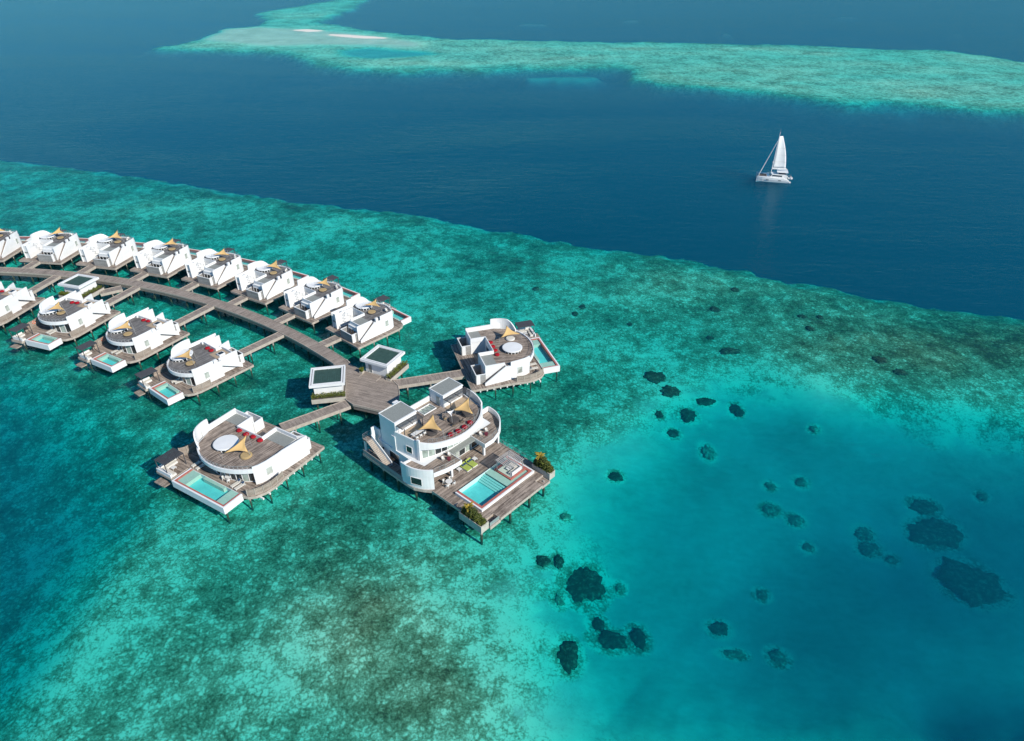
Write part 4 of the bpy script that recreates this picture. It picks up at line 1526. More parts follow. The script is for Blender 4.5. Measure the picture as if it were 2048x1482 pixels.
def furnish_big(fr, who, kind):
    z = ZR + .003
    lo = fr.loc(0, 0)
    if kind == 'R':
        c = [(-1.4, 1.7, 7.1), (.7, 3.9, 8.8), (3.3, 1.9, 7.2)]
        bags = [(-3.6, 2.3), (-3.6, .4), (-3.6, -1.3), (-3.7, -3.2)]
        day = (1.2, 2.6)
        lou = [(3.9, -6.1), (4.1, -4.4)]
    else:
        c = [(2.9, -.4, 7.0), (-1.5, -1.9, 8.8), (.3, -3.7, 6.9)]
        bags = [(-3.9, 3.6), (-3.7, 1.6), (-3.9, -.1), (-3.8, -2.0)]
        day = (.5, -3.2)
        lou = [(4.3, 6.5), (4.4, 5.2), (4.4, -4.0), (4.5, -5.1)]
    shade_sail(lo, fr.a, c, z, f'ochre triangular shade sail on the roof terrace of the {who}', 'shade sails over the large villas', flip=fr.fl)
    proto_thing('rdb_tan2' if kind == 'L' else 'rdb_white', mk_round_daybed('tan' if kind == 'L' else 'furn', 'tan' if kind == 'L' else 'cushion'), fr.loc(*day, z), fr.rz(),
                f'round {"tan" if kind == "L" else "white"} daybed beside the shade sail of the {who}', 'daybed', 'round daybeds of the large villas')
    rank = ['first', 'second', 'third', 'fourth']
    for j, (x, y) in enumerate(bags):
        bean_bag(fr.loc(x, y, z), fr.rz(50 * j), f'{rank[j]} red bean bag from the far end of the row, {who} roof', 'red bean bags on large villa roofs')
    for j, (x, y) in enumerate(lou):
        proto_thing('lounger_b', mk_lounger('cushion', 'navy'), fr.loc(x, y, D), fr.rz(186),
                    f'{rank[j]} cream sun lounger counted from the {"stair wall" if kind == "R" else "pergola"}, pool deck of the {who}', 'sun lounger', 'loungers by the large pools')
    tb = (3.7 + .3, -1.7) if kind == 'L' else (4.7, 3.2)
    proto_thing('table', mk_table(), fr.loc(*tb, D), fr.rz(), f'round white dining table on the pool deck of the {who}', 'table', 'round dining tables')
    for j in range(4):
        a = 45 + 90 * j
        x, y = tb[0] + .85 * math.cos(math.radians(a)), tb[1] + .85 * math.sin(math.radians(a))
        proto_thing('chair', mk_chair(), fr.loc(x, y, D), fr.rz(a), f'white dining chair at the {("pool", "house", "house", "pool")[j]}-side {("pergola", "pergola", "far", "far")[j]} corner of the table, {who}', 'chair', 'chairs round the large villa tables')
    proto_thing('sofa_b_f' if fr.fl else 'sofa_b', mk_sofa(3.6, 3.2), fr.loc(8.9, 10.95, D), fr.rz(180) if not fr.fl else fr.a + math.pi / 2,
                f'cream corner sofa under the slatted pergola of the {who}', 'sofa', 'corner sofas of the large villas')
    proto_thing('lowtable', mk_low_table, fr.loc(7.2, 9.2, D), fr.rz(), f'low white table in front of the sofa of the {who}', 'table', 'low sofa tables')


def main_villa():
    """two-storey villa: x towards the open sea deck, y across"""
    t = empty('two_storey_villa', (0, 0, 0))
    Z1, Z2 = 5.8, 9.2
    # decks
    dk = [(-13.4, -11.1), (-1.4, -11.1), (.8, -10.9), (2.4, -10.1), (3.7, -9.2), (11.6, -9.2), (11.6, -8.5), (15.4, -8.5), (15.4, -6.0), (17.1, -6.0), (17.1, 4.7), (15.4, 4.7), (15.4, 6.9), (12.6, 6.9), (12.6, 8.2), (3.0, 8.4), (1.0, 10.6), (-13.0, 11.0)]
    dk1 = [(-13.4, -11.1), (-1.4, -11.1), (.8, -10.9), (2.4, -10.1), (3.7, -9.2), (7.4, -9.2), (7.4, 8.3), (3.0, 8.4), (1.0, 10.6), (-13.0, 11.0)]
    dk2 = [(7.4, -9.2), (11.6, -9.2), (11.6, -8.5), (13.9, -8.5), (13.9, -7.2), (7.4, -7.2)]
    dk3 = [(7.4, 6.3), (13.9, 6.3), (13.9, 6.9), (12.6, 6.9), (12.6, 8.2), (7.4, 8.3)]
    dk4 = [(13.9, -8.5), (15.4, -8.5), (15.4, -6.0), (17.1, -6.0), (17.1, 4.7), (15.4, 4.7), (15.4, 6.9), (13.9, 6.9)]
    for pl_ in (dk1, dk2, dk3, dk4):                       # boards laid round the pool
        MB().prism(pl_, D - .22, D).build('deck', 'deck', t, uvrot=math.pi / 2)
    MB().wall(offset(dk + [dk[0]], -.05), .08, D - .55, D + .012).build('deck_edge', 'edge', t)
    for y0, y1 in ((-8.5, -6.02), (4.72, 6.9)):
        MB().box(15.42, 17.0, y0, y1, 1.75, 1.98).build('lower_step', 'deck', t)
        MB().box(17.003, 17.12, y0, y1, 1.5, 2.02).build('step_edge', 'edge', t)
    MB().wall([(16.9, -8.4), (16.9, -6.1)], .06, 1.99, 2.9).build('swim_ladder_rail', 'steel', t)
    piles(t, [(-12, -10.6), (-8, -10.7), (-4, -10.7), (.4, -10.2), (3.4, -8.8), (7, -8.7), (11, -8.7), (16.3, -9.8), (16.5, -3), (16.5, 2), (16.4, 6), (12, 7.7), (7, 7.8), (2.5, 8.6), (-3, 10), (-9, 10.3), (-12.5, 0), (0, 0), (8, 0)], 2.18, .22)
    # ground floor
    gf = [(.55, -9.2), (.55, 8.4), (-1, 8.9), (-11, 8.9), (-11, -8.9), (-2.1, -8.9), (-1.6, -10.6)]
    MB().prism(gf, D + .003, 5.3).build('ground_floor_wall', 'white', t)
    glazing(t, [(.7, y) for y in (-7.6, -6.2, -4.6, -3.0, -1.4, .2, 1.8, 3.4, 5.0, 6.6, 8.2)], D + .02, 5.05, ['glass', 'curtain', 'glass', 'glass', 'frost', 'glass', 'curtain'])
    MB().prism([(-11.2, -8.9), (-2, -8.9), (1.0, -8.3), (1.0, 8.6), (-11.2, 8.9)], 5.303, Z1 - .03).build('floor_slab', 'white', t)
    # curved west wing wall
    rw = [(-2.1, -10.95)] + arc_pts((-1.3, -10.95), (1.6, -10.35), (3.75, -8.65), 10)
    MB().wall(rw, .25, 2.05, 6.75).build('curved_wing_wall', 'white', t)
    wo = wall_window(t, (.3, -11.02), (2.35, -10.22), 3.2, 4.85, (.38, -.92), 'glass')
    MB().wall([(-2.1, -10.9), (-1.9, -8.9)], .25, D + .003, [6.2, 6.2]).build('wing_end_wall', 'white', t)
    # balconies
    bl = [(3.62, -8.5), (4.25, -6.3), (4.55, -4.4), (4.6, -2.9), (1.02, -2.95), (1.02, -8.3), (-1.8, -8.85), (-1.9, -10.7), (.6, -10.6), (2.3, -9.75)]
    bo = MB().prism(bl, 5.35, Z1).build('balcony', 'deck', t, uvrot=math.pi / 2)
    MB().wall([(3.7, -8.55), (4.33, -6.3), (4.65, -4.4), (4.7, -2.85), (1.1, -2.87)], .14, 5.0, Z1 + .1).build('balcony_fascia', 'white', bo)
    railing(t, [(3.6, -8.2), (4.2, -6.3), (4.5, -4.4), (4.52, -2.98), (1.1, -3.0)], Z1, .95, 2)
    br_ = [(4.6, 3.2), (4.62, 5.2), (3.9, 7.4), (2.9, 8.9), (1.4, 10.1), (-.4, 10.7), (-2.1, 10.8), (-2.1, 8.9), (1.02, 8.5), (1.02, 3.2)]
    bo = MB().prism(br_, 5.35, Z1).build('balcony', 'deck', t, uvrot=math.pi / 2)
    MB().wall([(1.1, 3.12), (4.7, 3.1), (4.73, 5.25), (4.0, 7.45)], .14, 5.0, Z1 + .1).build('balcony_fascia', 'white', bo)
    pr = arc_pts((3.95, 7.5), (1.6, 10.15), (-2.1, 11.0), 12)
    MB().wall(pr, .2, 4.95, [6.0, 6.2, 6.5] + [6.85] * 10).build('balcony_parapet', 'white', bo)
    MB().wall([(-2.1, 8.95), (-2.1, 10.9)], .2, 5.0, 6.85).build('balcony_parapet', 'white', bo)
    railing(t, [(1.1, 3.3), (4.5, 3.3), (4.5, 5.2), (3.85, 7.4)], Z1, .95, 2)
    for x, y in ((3.7, 3.75), (3.2, 8.1), (3.6, -4.4), (-1.5, 10.6)):
        MB().box(x - .2, x + .2, y - .2, y + .2, D + .003, 5.0 if y != 10.6 else 4.98).build('column', 'white', t)
    # canopy strip between the balconies
    MB().box(1.02, 2.3, -2.85, 3.1, 5.5, 5.74).build('canopy', 'gravel', t)
    # upper floor
    arc2 = arc_pts((-.6, -7.75), (2.9, 0), (-.6, 7.75), 22)
    gl2 = arc_pts((-.75, -7.4), (.95, 0), (-.75, 7.4), 12)
    uf = [(-10, -8.5), (-6, -8.5), (-.7, -7.6)] + offset(gl2, .3)[1:-1] + [(-.7, 7.6), (-6, 8.5), (-9.3, 8.5)]
    MB().prism(uf, Z1 + .003, 8.5).build('upper_wall', 'white', t)
    glazing(t, gl2, Z1 + .02, 8.4, ['curtain', 'curtain', 'glass', 'glass', 'curtain', 'frost'])
    MB().prism([(-10.2, -8.6), (-6, -8.6), (-.6, -7.75)] + arc2[1:-1] + [(-.6, 7.75), (-6, 8.6), (-9.5, 8.6)], 8.503, 9.1).build('roof_slab', 'white', t)
    inner = offset(arc2, .22)
    rd = MB()
    rd.prism([(-6.6, -8.4), (-.75, -7.5)] + inner[1:-1] + [(-.75, 7.5), (-6.6, 8.4)], 9.103, Z2)
    rd.box(-9.35, -8.4, -3.68, 2.68, 9.103, Z2)
    rd.box(-8.4, -6.6, -3.68, -1.3, 9.103, Z2)
    rd.box(-8.4, -6.6, 1.6, 2.68, 9.103, Z2)
    rd.build('roof_deck', 'deck', t, uvrot=math.radians(90))
    MB().box(-5.6, -2.6, 2.9, 7.6, Z2 + .003, Z2 + .03).build('roof_paving', 'pave', t)
    MB().box(-5.6, -3.9, -8.0, -3.6, Z2 + .003, Z2 + .03).build('roof_paving', 'pave', t)
    sw = MB()
    for a, b, c, d in ((-8.5, -8.4, -1.4, 1.7), (-6.6, -6.5, -1.4, 1.7), (-8.4, -6.6, -1.4, -1.3), (-8.4, -6.6, 1.6, 1.7)):
        sw.box(a, b, c, d, 9.104, Z2 + .22)
    so = sw.build('lightwell', 'white', t)
    MB().box(-8.4, -6.6, -1.3, 1.6, 9.105, 9.13).build('lightwell_glass', 'curtain', so)
    bw = MB()
    for k in range(3):
        y = -1.2 + k * .95
        bw.tube((-8.3, y, Z2 + .1), (-6.8, y + .45, Z2 + .1), .04, 5)
        bw.tube((-6.8, y + .45, Z2 + .1), (-8.3, y + .9, Z2 + .1), .04, 5)
    bw.build('lightwell_brace', 'steel', so)
    MB().wall(arc2, .3, 8.25, [9.9, 9.75, 9.6] + [9.5] * 17 + [9.6, 9.75, 9.9]).build('fascia', 'white', t)
    railing(t, offset(arc2, .45)[2:-2], Z2, .95, 2)
    # side walls
    MB().wall([(-6.2, -8.65), (-.55, -7.75)], .25, 5.75, [10.0, 9.9]).build('side_wall', 'white', t)
    MB().wall([(-1.0, -7.88), (-.5, -7.78)], .3, 5.75, 10.4).build('corner_fin', 'white', t)
    MB().wall([(-6.9, -8.75), (-6.0, -8.7)], .35, 5.6, 8.9).build('side_fin', 'white', t)
    wall_window(t, (-3.6, -8.36), (-2.2, -8.14), 6.6, 8.1, (.16, -1), 'glass')
    pw = arc_pts((-5.6, 8.75), (-2.6, 8.5), (-.5, 7.7), 10)
    MB().wall(pw, .25, 5.75, [10.6, 10.6, 10.6, 10.6, 10.6, 10.55, 10.5, 10.5, 10.4, 10.4, 10.3]).build('side_wall', 'white', t)
    wall_window(t, (-8.0, -8.9), (-5.2, -8.9), D + .1, 5.0, (0, -1), 'glass', 'sliding_door')
    wall_window(t, (-10.1, -8.9), (-9.4, -8.9), 4.0, 4.7, (0, -1), 'glass')
    # roof houses
    MB().prism([(-10.2, -8.7), (-5.8, -8.7), (-5.8, -3.7), (-10.2, -3.7)], 5.75, 11.75).build('roof_house', 'white', t)
    MB().prism([(-11.3, -4.8), (-10.2, -4.8), (-10.2, -3.7), (-11.3, -3.7)], 5.0, 11.75).build('roof_house', 'white', t)
    MB().prism([(-9.4, 2.7), (-5.6, 2.7), (-5.6, 7.7), (-9.4, 7.7)], 5.75, 11.75).build('roof_house', 'white', t)
    for x0, x1, y0, y1 in ((-10.25, -5.7, -8.78, -3.62), (-9.48, -5.5, 2.62, 7.78)):
        rr = MB()
        rr.box(x0, x0 + .14, y0, y1, 11.753, 12.0)
        rr.box(x1 - .3, x1, y0, y1, 11.753, 12.0)
        rr.box(x0 + .14, x1 - .3, y0, y0 + .14, 11.753, 12.0)
        rr.box(x0 + .14, x1 - .3, y1 - .14, y1, 11.753, 12.0)
        ro = rr.build('roof_edge', 'white', t)
        MB().box(x0 + .14, x1 - .3, y0 + .14, y1 - .14, 11.753, 11.9).build('gravel_roof', 'gravel', ro)
    wall_window(t, (-7.6, 2.7), (-6.5, 2.7), Z2 + .02, 11.3, (0, -1), 'frost', 'door')
    MB().wall([(-9.45, -3.7), (-9.45, 2.7)], .22, 8.6, 10.25).build('rear_parapet', 'white', t)
    pergola(t, -5.65, -4.0, -8.5, -3.6, 11.35, Z2, 8, 'x', posts=((-4.1, -8.0), (-4.1, -3.8)), sw=.06)
    pergola(t, -5.45, -3.7, 2.6, 8.0, 11.35, Z2, 8, 'x', posts=((-3.8, 2.9), (-3.8, 7.7)), sw=.06)
    # outside stair on the west side
    MB().box(-13.2, -12.0, -10.9, -8.95, 5.5, Z1).build('stair_landing', 'deck', t)
    stairs(t, -6.6, -12.0, -10.9, -9.75, D, Z1, 18, 'edge')
    MB().box(-12.9, -12.6, -10.9, -10.6, D + .003, 5.498).build('column', 'white', t)
    railing(t, [(-12.05, -10.85), (-13.15, -10.85), (-13.15, -9.0)], Z1, 1.0, 3)
    MB().wall([(-12.0, -9.6), (-12.0, -8.9)], .2, D + .003, 8.2).build('entrance_fin', 'white', t)
    MB().wall([(-13.0, -8.2), (-11.1, -8.2)], .2, D + .003, 7.4).build('entrance_fin', 'white', t)
    MB().wall([(-12.0, -9.68), (-6.6, -9.68)], .12, [5.4, D], [6.7, 3.3]).build('stair_parapet', 'white', t)
    MB().wall([(-13.3, -11.05), (-1.95, -11.05)], .12, 2.0, 3.35).build('deck_screen', 'greyfence', t)
    # pool terrace
    pool(t, 7.4, 13.9, -7.2, 6.3, D, 2.78, 1.2, ends=(0, 5.4), bench=False, red=.48, lip=.26, red_sides=('y0', 'x1', 'y1'))
    sp = MB()
    for k in range(4):
        sp.box(7.55, 12.9, -1.75 + k * .44, -1.75 + (k + 1) * .44 - .012, 1.84, 2.02 + k * .15)
    sp.build('pool_steps', 'poolstep', t)
    pit = MB()
    for a, b, c, d in ((8.3, 8.62, 1.65, 5.6), (12.1, 12.42, 1.65, 5.6), (8.62, 12.1, 1.65, 1.97), (8.62, 12.1, 5.28, 5.6)):
        pit.box(a, b, c, d, 2.5, 2.96)
    po = pit.build('sunken_lounge_rim', 'red', t)
    MB().box(8.63, 12.09, 1.98, 5.27, 2.5, 2.80).build('sunken_lounge_floor', 'poolpale', po)
    pergola(t, 8.5, 12.25, 1.8, 5.4, 5.15, 2.81, 11, 'x', m='pergolagrey', posts=((8.7, 2.0), (12.0, 2.0), (12.0, 5.2), (8.7, 5.2)), sw=.13, name='pool_pergola')
    # planters
    for x0, x1, y0, y1 in ((11.7, 16.9, -10.4, -8.62), (12.7, 16.9, 6.98, 8.5)):
        p = MB()
        p.box(x0, x1, y0, y1, 1.9, 2.2)
        p.box(x0, x1, y0, y0 + .14, 2.2, 3.4)
        p.box(x0, x1, y1 - .14, y1, 2.2, 3.4)
        p.box(x0, x0 + .14, y0 + .14, y1 - .14, 2.2, 3.4)
        p.box(x1 - .14, x1, y0 + .14, y1 - .14, 2.2, 3.4)
        pl = p.build('planter', 'planter', t)
        MB().box(x0 + .14, x1 - .14, y0 + .14, y1 - .14, 2.2, 3.25).build('soil', 'rattan', pl)
    railing(t, [(3.1, 8.3), (12.5, 8.15)], D, 1.0, 2)
    return t


def furnish_main(fr):
    Z1, Z2 = 5.8, 9.203
    lo = fr.loc(0, 0)
    V = 'two-storey villa'
    shade_sail(lo, fr.a, [(-2.4, -6.6, 11.0), (-2.8, -2.3, 12.0), (1.0, -3.7, 11.0)], Z2, f'left of the two ochre shade sails on the roof of the {V}', 'shade sails of the two-storey villa')
    shade_sail(lo, fr.a, [(-2.2, 1.5, 11.0), (-1.8, 5.7, 12.0), (1.6, 3.4, 11.0)], Z2, f'right of the two ochre shade sails on the roof of the {V}', 'shade sails of the two-storey villa')
    shade_sail(lo, fr.a, [(-2.3, .4, 11.3), (-1.6, 1.7, 11.4), (-.8, .3, 10.9)], Z2, f'small white shade sail between the ochre sails of the {V}', 'shade sails of the two-storey villa', m='sailwhite')
    rank = ['first', 'second', 'third', 'fourth']
    for j, y in enumerate((-2.1, -.5, 1.1, 2.7)):
        bean_bag(fr.loc(1.35 if j in (0, 3) else 1.6, y, Z2), fr.rz(60 * j), f'{rank[j]} red bean bag from the left along the roof edge of the {V}', 'red bean bags of the two-storey villa')
    for j, (x, y) in enumerate(((-1.6, -3.9), (-.9, 4.2))):
        proto_thing('rdb_dark', mk_round_daybed('rattan', 'rattan', True), fr.loc(x, y, Z2 + (.03 if j else 0)), fr.rz(160), f'round dark daybed under the {("left", "right")[j]} ochre sail of the {V}', 'daybed', 'dark round daybeds')
    proto_thing('rdb_hood', mk_round_daybed('rattan', 'rattan', False), fr.loc(-1.3, 1.3, Z2), fr.rz(-40), f'dark round daybed under the small white sail of the {V}', 'daybed', 'dark round daybeds')
    for j, (x, y, a) in enumerate(((-2.6, .2, 200), (-.1, .1, 320), (.1, 1.9, 20))):
        proto_thing('chair_d', mk_chair('rattan', 'tan'), fr.loc(x, y, Z2), fr.rz(a), f'{rank[j]} brown wicker chair from the lightwell by the white sail, {V} roof', 'chair', 'wicker roof chairs')
    # long white table with chairs by the left pergola
    def long_table():
        tt = empty('long_table', (0, 0, 0))
        MB().box(-.45, .45, -1.25, 1.25, .70, .76).build('top', 'furn', tt, flip=False)
        for x in (-.38, .38):
            for y in (-1.15, 1.15):
                MB().box(x - .04, x + .04, y - .04, y + .04, 0, .70).build('leg', 'furn', tt, flip=False)
        return tt
    proto_thing('longtable', long_table, fr.loc(-3.0, -6.0, Z2), fr.rz(), f'long white dining table beside the left roof pergola of the {V}', 'table', None)
    for j, y in enumerate((-6.9, -6.0, -5.1)):
        proto_thing('chair', mk_chair(), fr.loc(-2.2, y, Z2), fr.rz(0), f'{rank[j]} white chair from the left at the long roof table, {V}', 'chair', 'white chairs at the long roof table')
    # upper balconies
    for s, (cx, cy_) in (('left', (2.4, -4.3)), ('right', (2.4, 5.2))):
        proto_thing('maroon', mk_table(.38, .45, 'maroon'), fr.loc(cx + .5, cy_ + .1, Z1), 0, f'small maroon table on the {s} balcony of the {V}', 'table', 'maroon balcony tables')
        for j, dy in enumerate((-.75, .75)):
            proto_thing('chair', mk_chair(), fr.loc(cx - .1, cy_ + dy, Z1), fr.rz(180), f'{("left", "right")[j]} white armchair on the {s} balcony of the {V}', 'chair', 'balcony armchairs')
    # pool deck
    for j, y in enumerate((-1.15, .3)):
        proto_thing('daybed', mk_daybed, fr.loc(3.9, y, D), fr.rz(180), f'{("left", "right")[j]} of the two lime green daybeds on the pool deck of the {V}', 'daybed', 'lime green daybeds')
    for j, y in enumerate((-2.35, 1.6)):
        proto_thing('lowtable', mk_low_table, fr.loc(3.4, y, D), fr.rz(), f'low white table to the {("left", "right")[j]} of the lime green daybeds', 'table', 'low tables by the lime daybeds')
    proto_thing('table', mk_table(), fr.loc(4.7, -6.1, D), fr.rz(), f'round white table on the pool deck below the left balcony of the {V}', 'table', None)
    for j in range(4):
        a = 30 + 90 * j
        proto_thing('chair', mk_chair(), fr.loc(4.7 + .9 * math.cos(math.radians(a)), -6.1 + .9 * math.sin(math.radians(a)), D), fr.rz(a),
                    f'white dining chair on the {("pool", "right", "house", "left")[j]} side of the round table, {V} deck', 'chair', 'chairs round the pool deck table')
    proto_thing('sofa_m', mk_sofa(2.6, 2.6), fr.loc(11.95, 5.1, 2.805), fr.rz(180), f'cream corner sofa sunk under the pool pergola of the {V}', 'sofa', None)
    proto_thing('lowtable', mk_low_table, fr.loc(10.2, 3.5, 2.805), fr.rz(), f'low white table under the pool pergola of the {V}', 'table', None)
    # planting at the two sea corners
    for s, x0, x1, y0, y1, seed in (('left', 11.9, 16.7, -10.2, -8.8, 5), ('right', 12.9, 16.7, 7.15, 8.35, 9)):
        sh = empty('leafy_shrub', fr.loc(0, 0), fr.a)
        tag(sh, f'bushy green and yellow shrub in the {s} sea corner planter of the {V}', 'shrub', 'shrubs in the sea corner planters')
        cx = [x0 + (x1 - x0) * f for f in (.12, .3, .5, .7, .88)]
        hh = [.8, 1.3, 1.8, 1.4, .8] if s == 'right' else [.7, 1.2, 1.5, 1.0, .5]
        def shape(rn):
            k = rn.randrange(5)
            while True:
                u, v, w = rn.uniform(-1, 1), rn.uniform(-1, 1), rn.uniform(-.3, 1)
                if .25 < u * u + v * v + w * w < 1:
                    break
            return (cx[k] + u * .75, (y0 + y1) / 2 + v * .85, 3.3 + hh[k] * .3 + w * hh[k] * 1.15)
        leaf_mass(None, 2200, .14, 'leafdark', 'foliage', sh, seed, shape=shape)
        leaf_mass(None, 900, .14, 'leaf', 'foliage', sh, seed + 1, shape=shape)
        stm = MB()
        for k in range(5):
            stm.tube((cx[k], (y0 + y1) / 2, 3.2), (cx[k] + .1, (y0 + y1) / 2 + .1, 3.3 + hh[k]), .05, 6)
        stm.build('stems', 'rattan', sh)
        if s == 'right':
            pc = (x0 + .9, (y0 + y1) / 2)
        else:
            pc = (x0 + 1.2, (y0 + y1) / 2)
        pal = empty('small_palm', fr.loc(*pc, 3.25), 0)
        tag(pal, f'small yellowish palm rising from the {s} sea corner planter of the {V}', 'palm', 'small palms in the planters')
        hp = 2.1 if s == 'right' else 1.4
        MB().tube((0, 0, -.04), (0, 0, hp), .07, 7, .05).build('trunk', 'tan', pal)
        rn = random.Random(seed)
        for k in range(11):
            a = 2 * math.pi * k / 11 + rn.uniform(-.2, .2)
            el = rn.uniform(.5, 1.2)
            fm = MB()
            prev = Vector((0, 0, hp))
            L = rn.uniform(1.2, 1.9)
            for j in range(6):
                f_ = (j + 1) / 6
                p = Vector((math.cos(a) * L * f_ * math.cos(el), math.sin(a) * L * f_ * math.cos(el), hp + L * f_ * math.sin(el) - .55 * L * f_ * f_))
                side = Vector((-math.sin(a), math.cos(a), 0))
                wl = .30 * (1 - abs(f_ - .45))
                fm.tube(prev, p, .015, 4)
                for sg in (-1, 1):
                    fm.face([prev, p, p + side * sg * wl + Vector((0, 0, -.06)), prev + side * sg * wl * .8 + Vector((0, 0, -.10))])
                prev = p
            me = bpy.data.meshes.new('frond')
            me.from_pydata(fm.v, [], fm.f)
            me.materials.append(MT['frond'])
            o = bpy.data.objects.new('frond', me)
            COL.objects.link(o)
            o.parent = pal


# ------------------------------------------------------------------ sailing catamaran
def catamaran(loc, rz):
    t = empty('sailing_catamaran', loc, rz)
    tag(t, 'white sailing catamaran under mainsail on the deep blue channel', 'catamaran')
    xs = [-6.2, -5.4, -4, -2, 0, 2, 4, 5.4, 6.2]
    hw = [.62, .66, .72, .78, .78, .72, .55, .28, .06]
    sh = [.75, 1.25, 1.55, 1.6, 1.65, 1.7, 1.78, 1.85, 1.9]
    for s in (-1, 1):
        mb = MB()
        rows = []
        for x, w, z in zip(xs, hw, sh):
            rows.append([(x, s * 2.7 + w * u, zz) for u, zz in ((-1, z), (-1.02, z * .55), (-.75, .05), (-.25, -.45), (.25, -.45), (.75, .05), (1.02, z * .55), (1, z))])
        for a, b in zip(rows[:-1], rows[1:]):
            for k in range(7):
                mb.face([a[k], b[k], b[k + 1], a[k + 1]])
            mb.face([a[0], a[7], b[7], b[0]])
        mb.face(rows[0]); mb.face(rows[-1])
        h = mb.build('hull', 'gel', t)
        y = s * (2.7 + .80 * 1.0)
        for x in (-2.6, 2.0):
            MB().box(x - .55, x + .55, s * 2.7 + s * .74 if s > 0 else s * 2.7 - .82, s * 2.7 + s * .82 if s > 0 else s * 2.7 - .74, .78, 1.0).build('hull_window', 'glass', h)
        MB().box(-6.9, -6.15, s * 2.7 - .55, s * 2.7 + .55, .1, .45).build('swim_step', 'gel', h)
    MB().box(-5.3, 2.3, -2.3, 2.3, .85, 1.62).build('bridge_deck', 'gel', t)
    MB().box(2.35, 5.2, -2.1, 2.1, 1.50, 1.55).build('trampoline', 'rattan', t)
    MB().box(5.2, 5.45, -2.7, 2.7, 1.45, 1.62).build('crossbeam', 'steel', t)
    cab = MB()
    base = [(1.9, -1.7), (1.9, 1.7), (1.2, 2.25), (-3.6, 2.35), (-3.6, -2.35), (1.2, -2.25)]
    top = [(.7, -1.3), (.7, 1.3), (.3, 1.9), (-3.6, 2.05), (-3.6, -2.05), (.3, -1.9)]
    n = 6
    cab.v += [(x, y, 1.62) for x, y in base] + [(x, y, 2.75) for x, y in top]
    cab.f += [tuple(range(5, -1, -1)), tuple(range(6, 12))] + [(k, (k + 1) % n, n + (k + 1) % n, n + k) for k in range(n)]
    co = cab.build('cabin', 'gel', t)
    win = MB()
    for k in range(n):
        if k == 3:
            continue
        a0, b0, a1, b1 = Vector((*base[k], 1.62)), Vector((*base[(k + 1) % n], 1.62)), Vector((*top[k], 2.75)), Vector((*top[(k + 1) % n], 2.75))
        c = Vector((-1, 0, 2))
        q = [a0.lerp(a1, .35).lerp(b0.lerp(b1, .35), .06), b0.lerp(b1, .35).lerp(a0.lerp(a1, .35), .06), b0.lerp(b1, .8).lerp(a0.lerp(a1, .8), .06), a0.lerp(a1, .8).lerp(b0.lerp(b1, .8), .06)]
        nn = (q[1] - q[0]).cross(q[3] - q[0]).normalized()
        mid = sum(q, Vector()) / 4
        if nn.dot(mid - c) < 0:
            nn = -nn
        win.face([p + nn * .03 for p in q])
    win.build('cabin_windows', 'glass', co)
    bim = MB().box(-5.4, -1.2, -1.9, 1.9, 3.55, 3.68)
    bo = bim.build('hardtop', 'gel', t)
    for x in (-5.2, -1.5):
        for y in (-1.75, 1.75):
            MB().tube((x, y, 1.6 if x < -4 else 2.7), (x, y, 3.55), .05, 6).build('post', 'steel', bo)
    MB().box(-4.6, -2.2, -1.4, 1.4, 2.753, 3.1).build('flybridge_seat', 'navy', t)
    mz = 18.6
    mo = MB().tube((.9, 0, 2.7), (.5, 0, mz), .14, 8, .08).build('mast', 'gel', t)
    for z, w in ((8.2, 1.0), (12.4, .8)):
        MB().tube((.75, -w, z), (.75, w, z + .1), .05, 6).build('spreader', 'steel', mo)
    MB().lathe((.98, 0, 7.0), [(.02, -.16), (.2, -.1), (.2, .1), (.02, .16)], 10).build('radar_dome', 'gel', mo)
    MB().tube((.5, 0, mz), (.5, 0, mz + 1.2), .03, 5).build('antenna', 'steel', mo)
    MB().tube((.85, 0, 4.3), (-5.0, -.35, 4.35), .14, 8).build('boom', 'gel', t)
    MB().tube((.8, .02, 4.52), (-4.6, -.35, 4.57), .2, 7).build('sail_cover', 'sailwhite', t)
    sl = MB()
    N, M_ = 14, 8
    for i in range(N + 1):
        z = 4.7 + (16.9 - 4.7) * i / N
        f_ = i / N
        w = 4.9 * (1 - f_) + 1.25 * f_ + .55 * math.sin(math.pi * f_)
        x0 = .85 - .35 * (z - 2.7) / (mz - 2.7)
        for j in range(M_ + 1):
            u = j / M_
            sl.v.append((x0 - .16 - u * w, -(.35 * u + .25 * math.sin(math.pi * u) * (1 - .3 * f_) + .54 * u * f_), z))
    for i in range(N):
        for j in range(M_):
            a = i * (M_ + 1) + j
            sl.f.append((a, a + 1, a + M_ + 2, a + M_ + 1))
    so = sl.build('mainsail', 'sailwhite', t, smooth=True)
    sd = so.modifiers.new('cloth_thickness', 'SOLIDIFY')
    sd.thickness = .02
    bt = MB()
    for z in (7.2, 9.8, 12.4, 14.8):
        f_ = (z - 4.7) / 12.2
        w = 4.9 * (1 - f_) + 1.25 * f_ + .55 * math.sin(math.pi * f_)
        x0 = .85 - .35 * (z - 2.7) / (mz - 2.7)
        for u0 in range(8):
            a, b = u0 / 8, (u0 + 1) / 8
            P = [(x0 - .16 - u * w, -(.35 * u + .25 * math.sin(math.pi * u) * (1 - .3 * f_) + .54 * u * f_) + .03, z) for u in (a, b)]
            bt.tube(P[0], P[1], .03, 4)
    bt.build('batten', 'cushion', so)
    MB().tube((5.35, 0, 1.7), (.75, 0, 15.2), .17, 7, .10).build('furled_jib', 'sailwhite', t)
    st = MB()
    for y in (-2.6, 2.6):
        st.tube((-.3, y, 1.6), (.55, 0, 15.4), .02, 4)
    st.build('shrouds', 'steel', t)
    lf = MB()
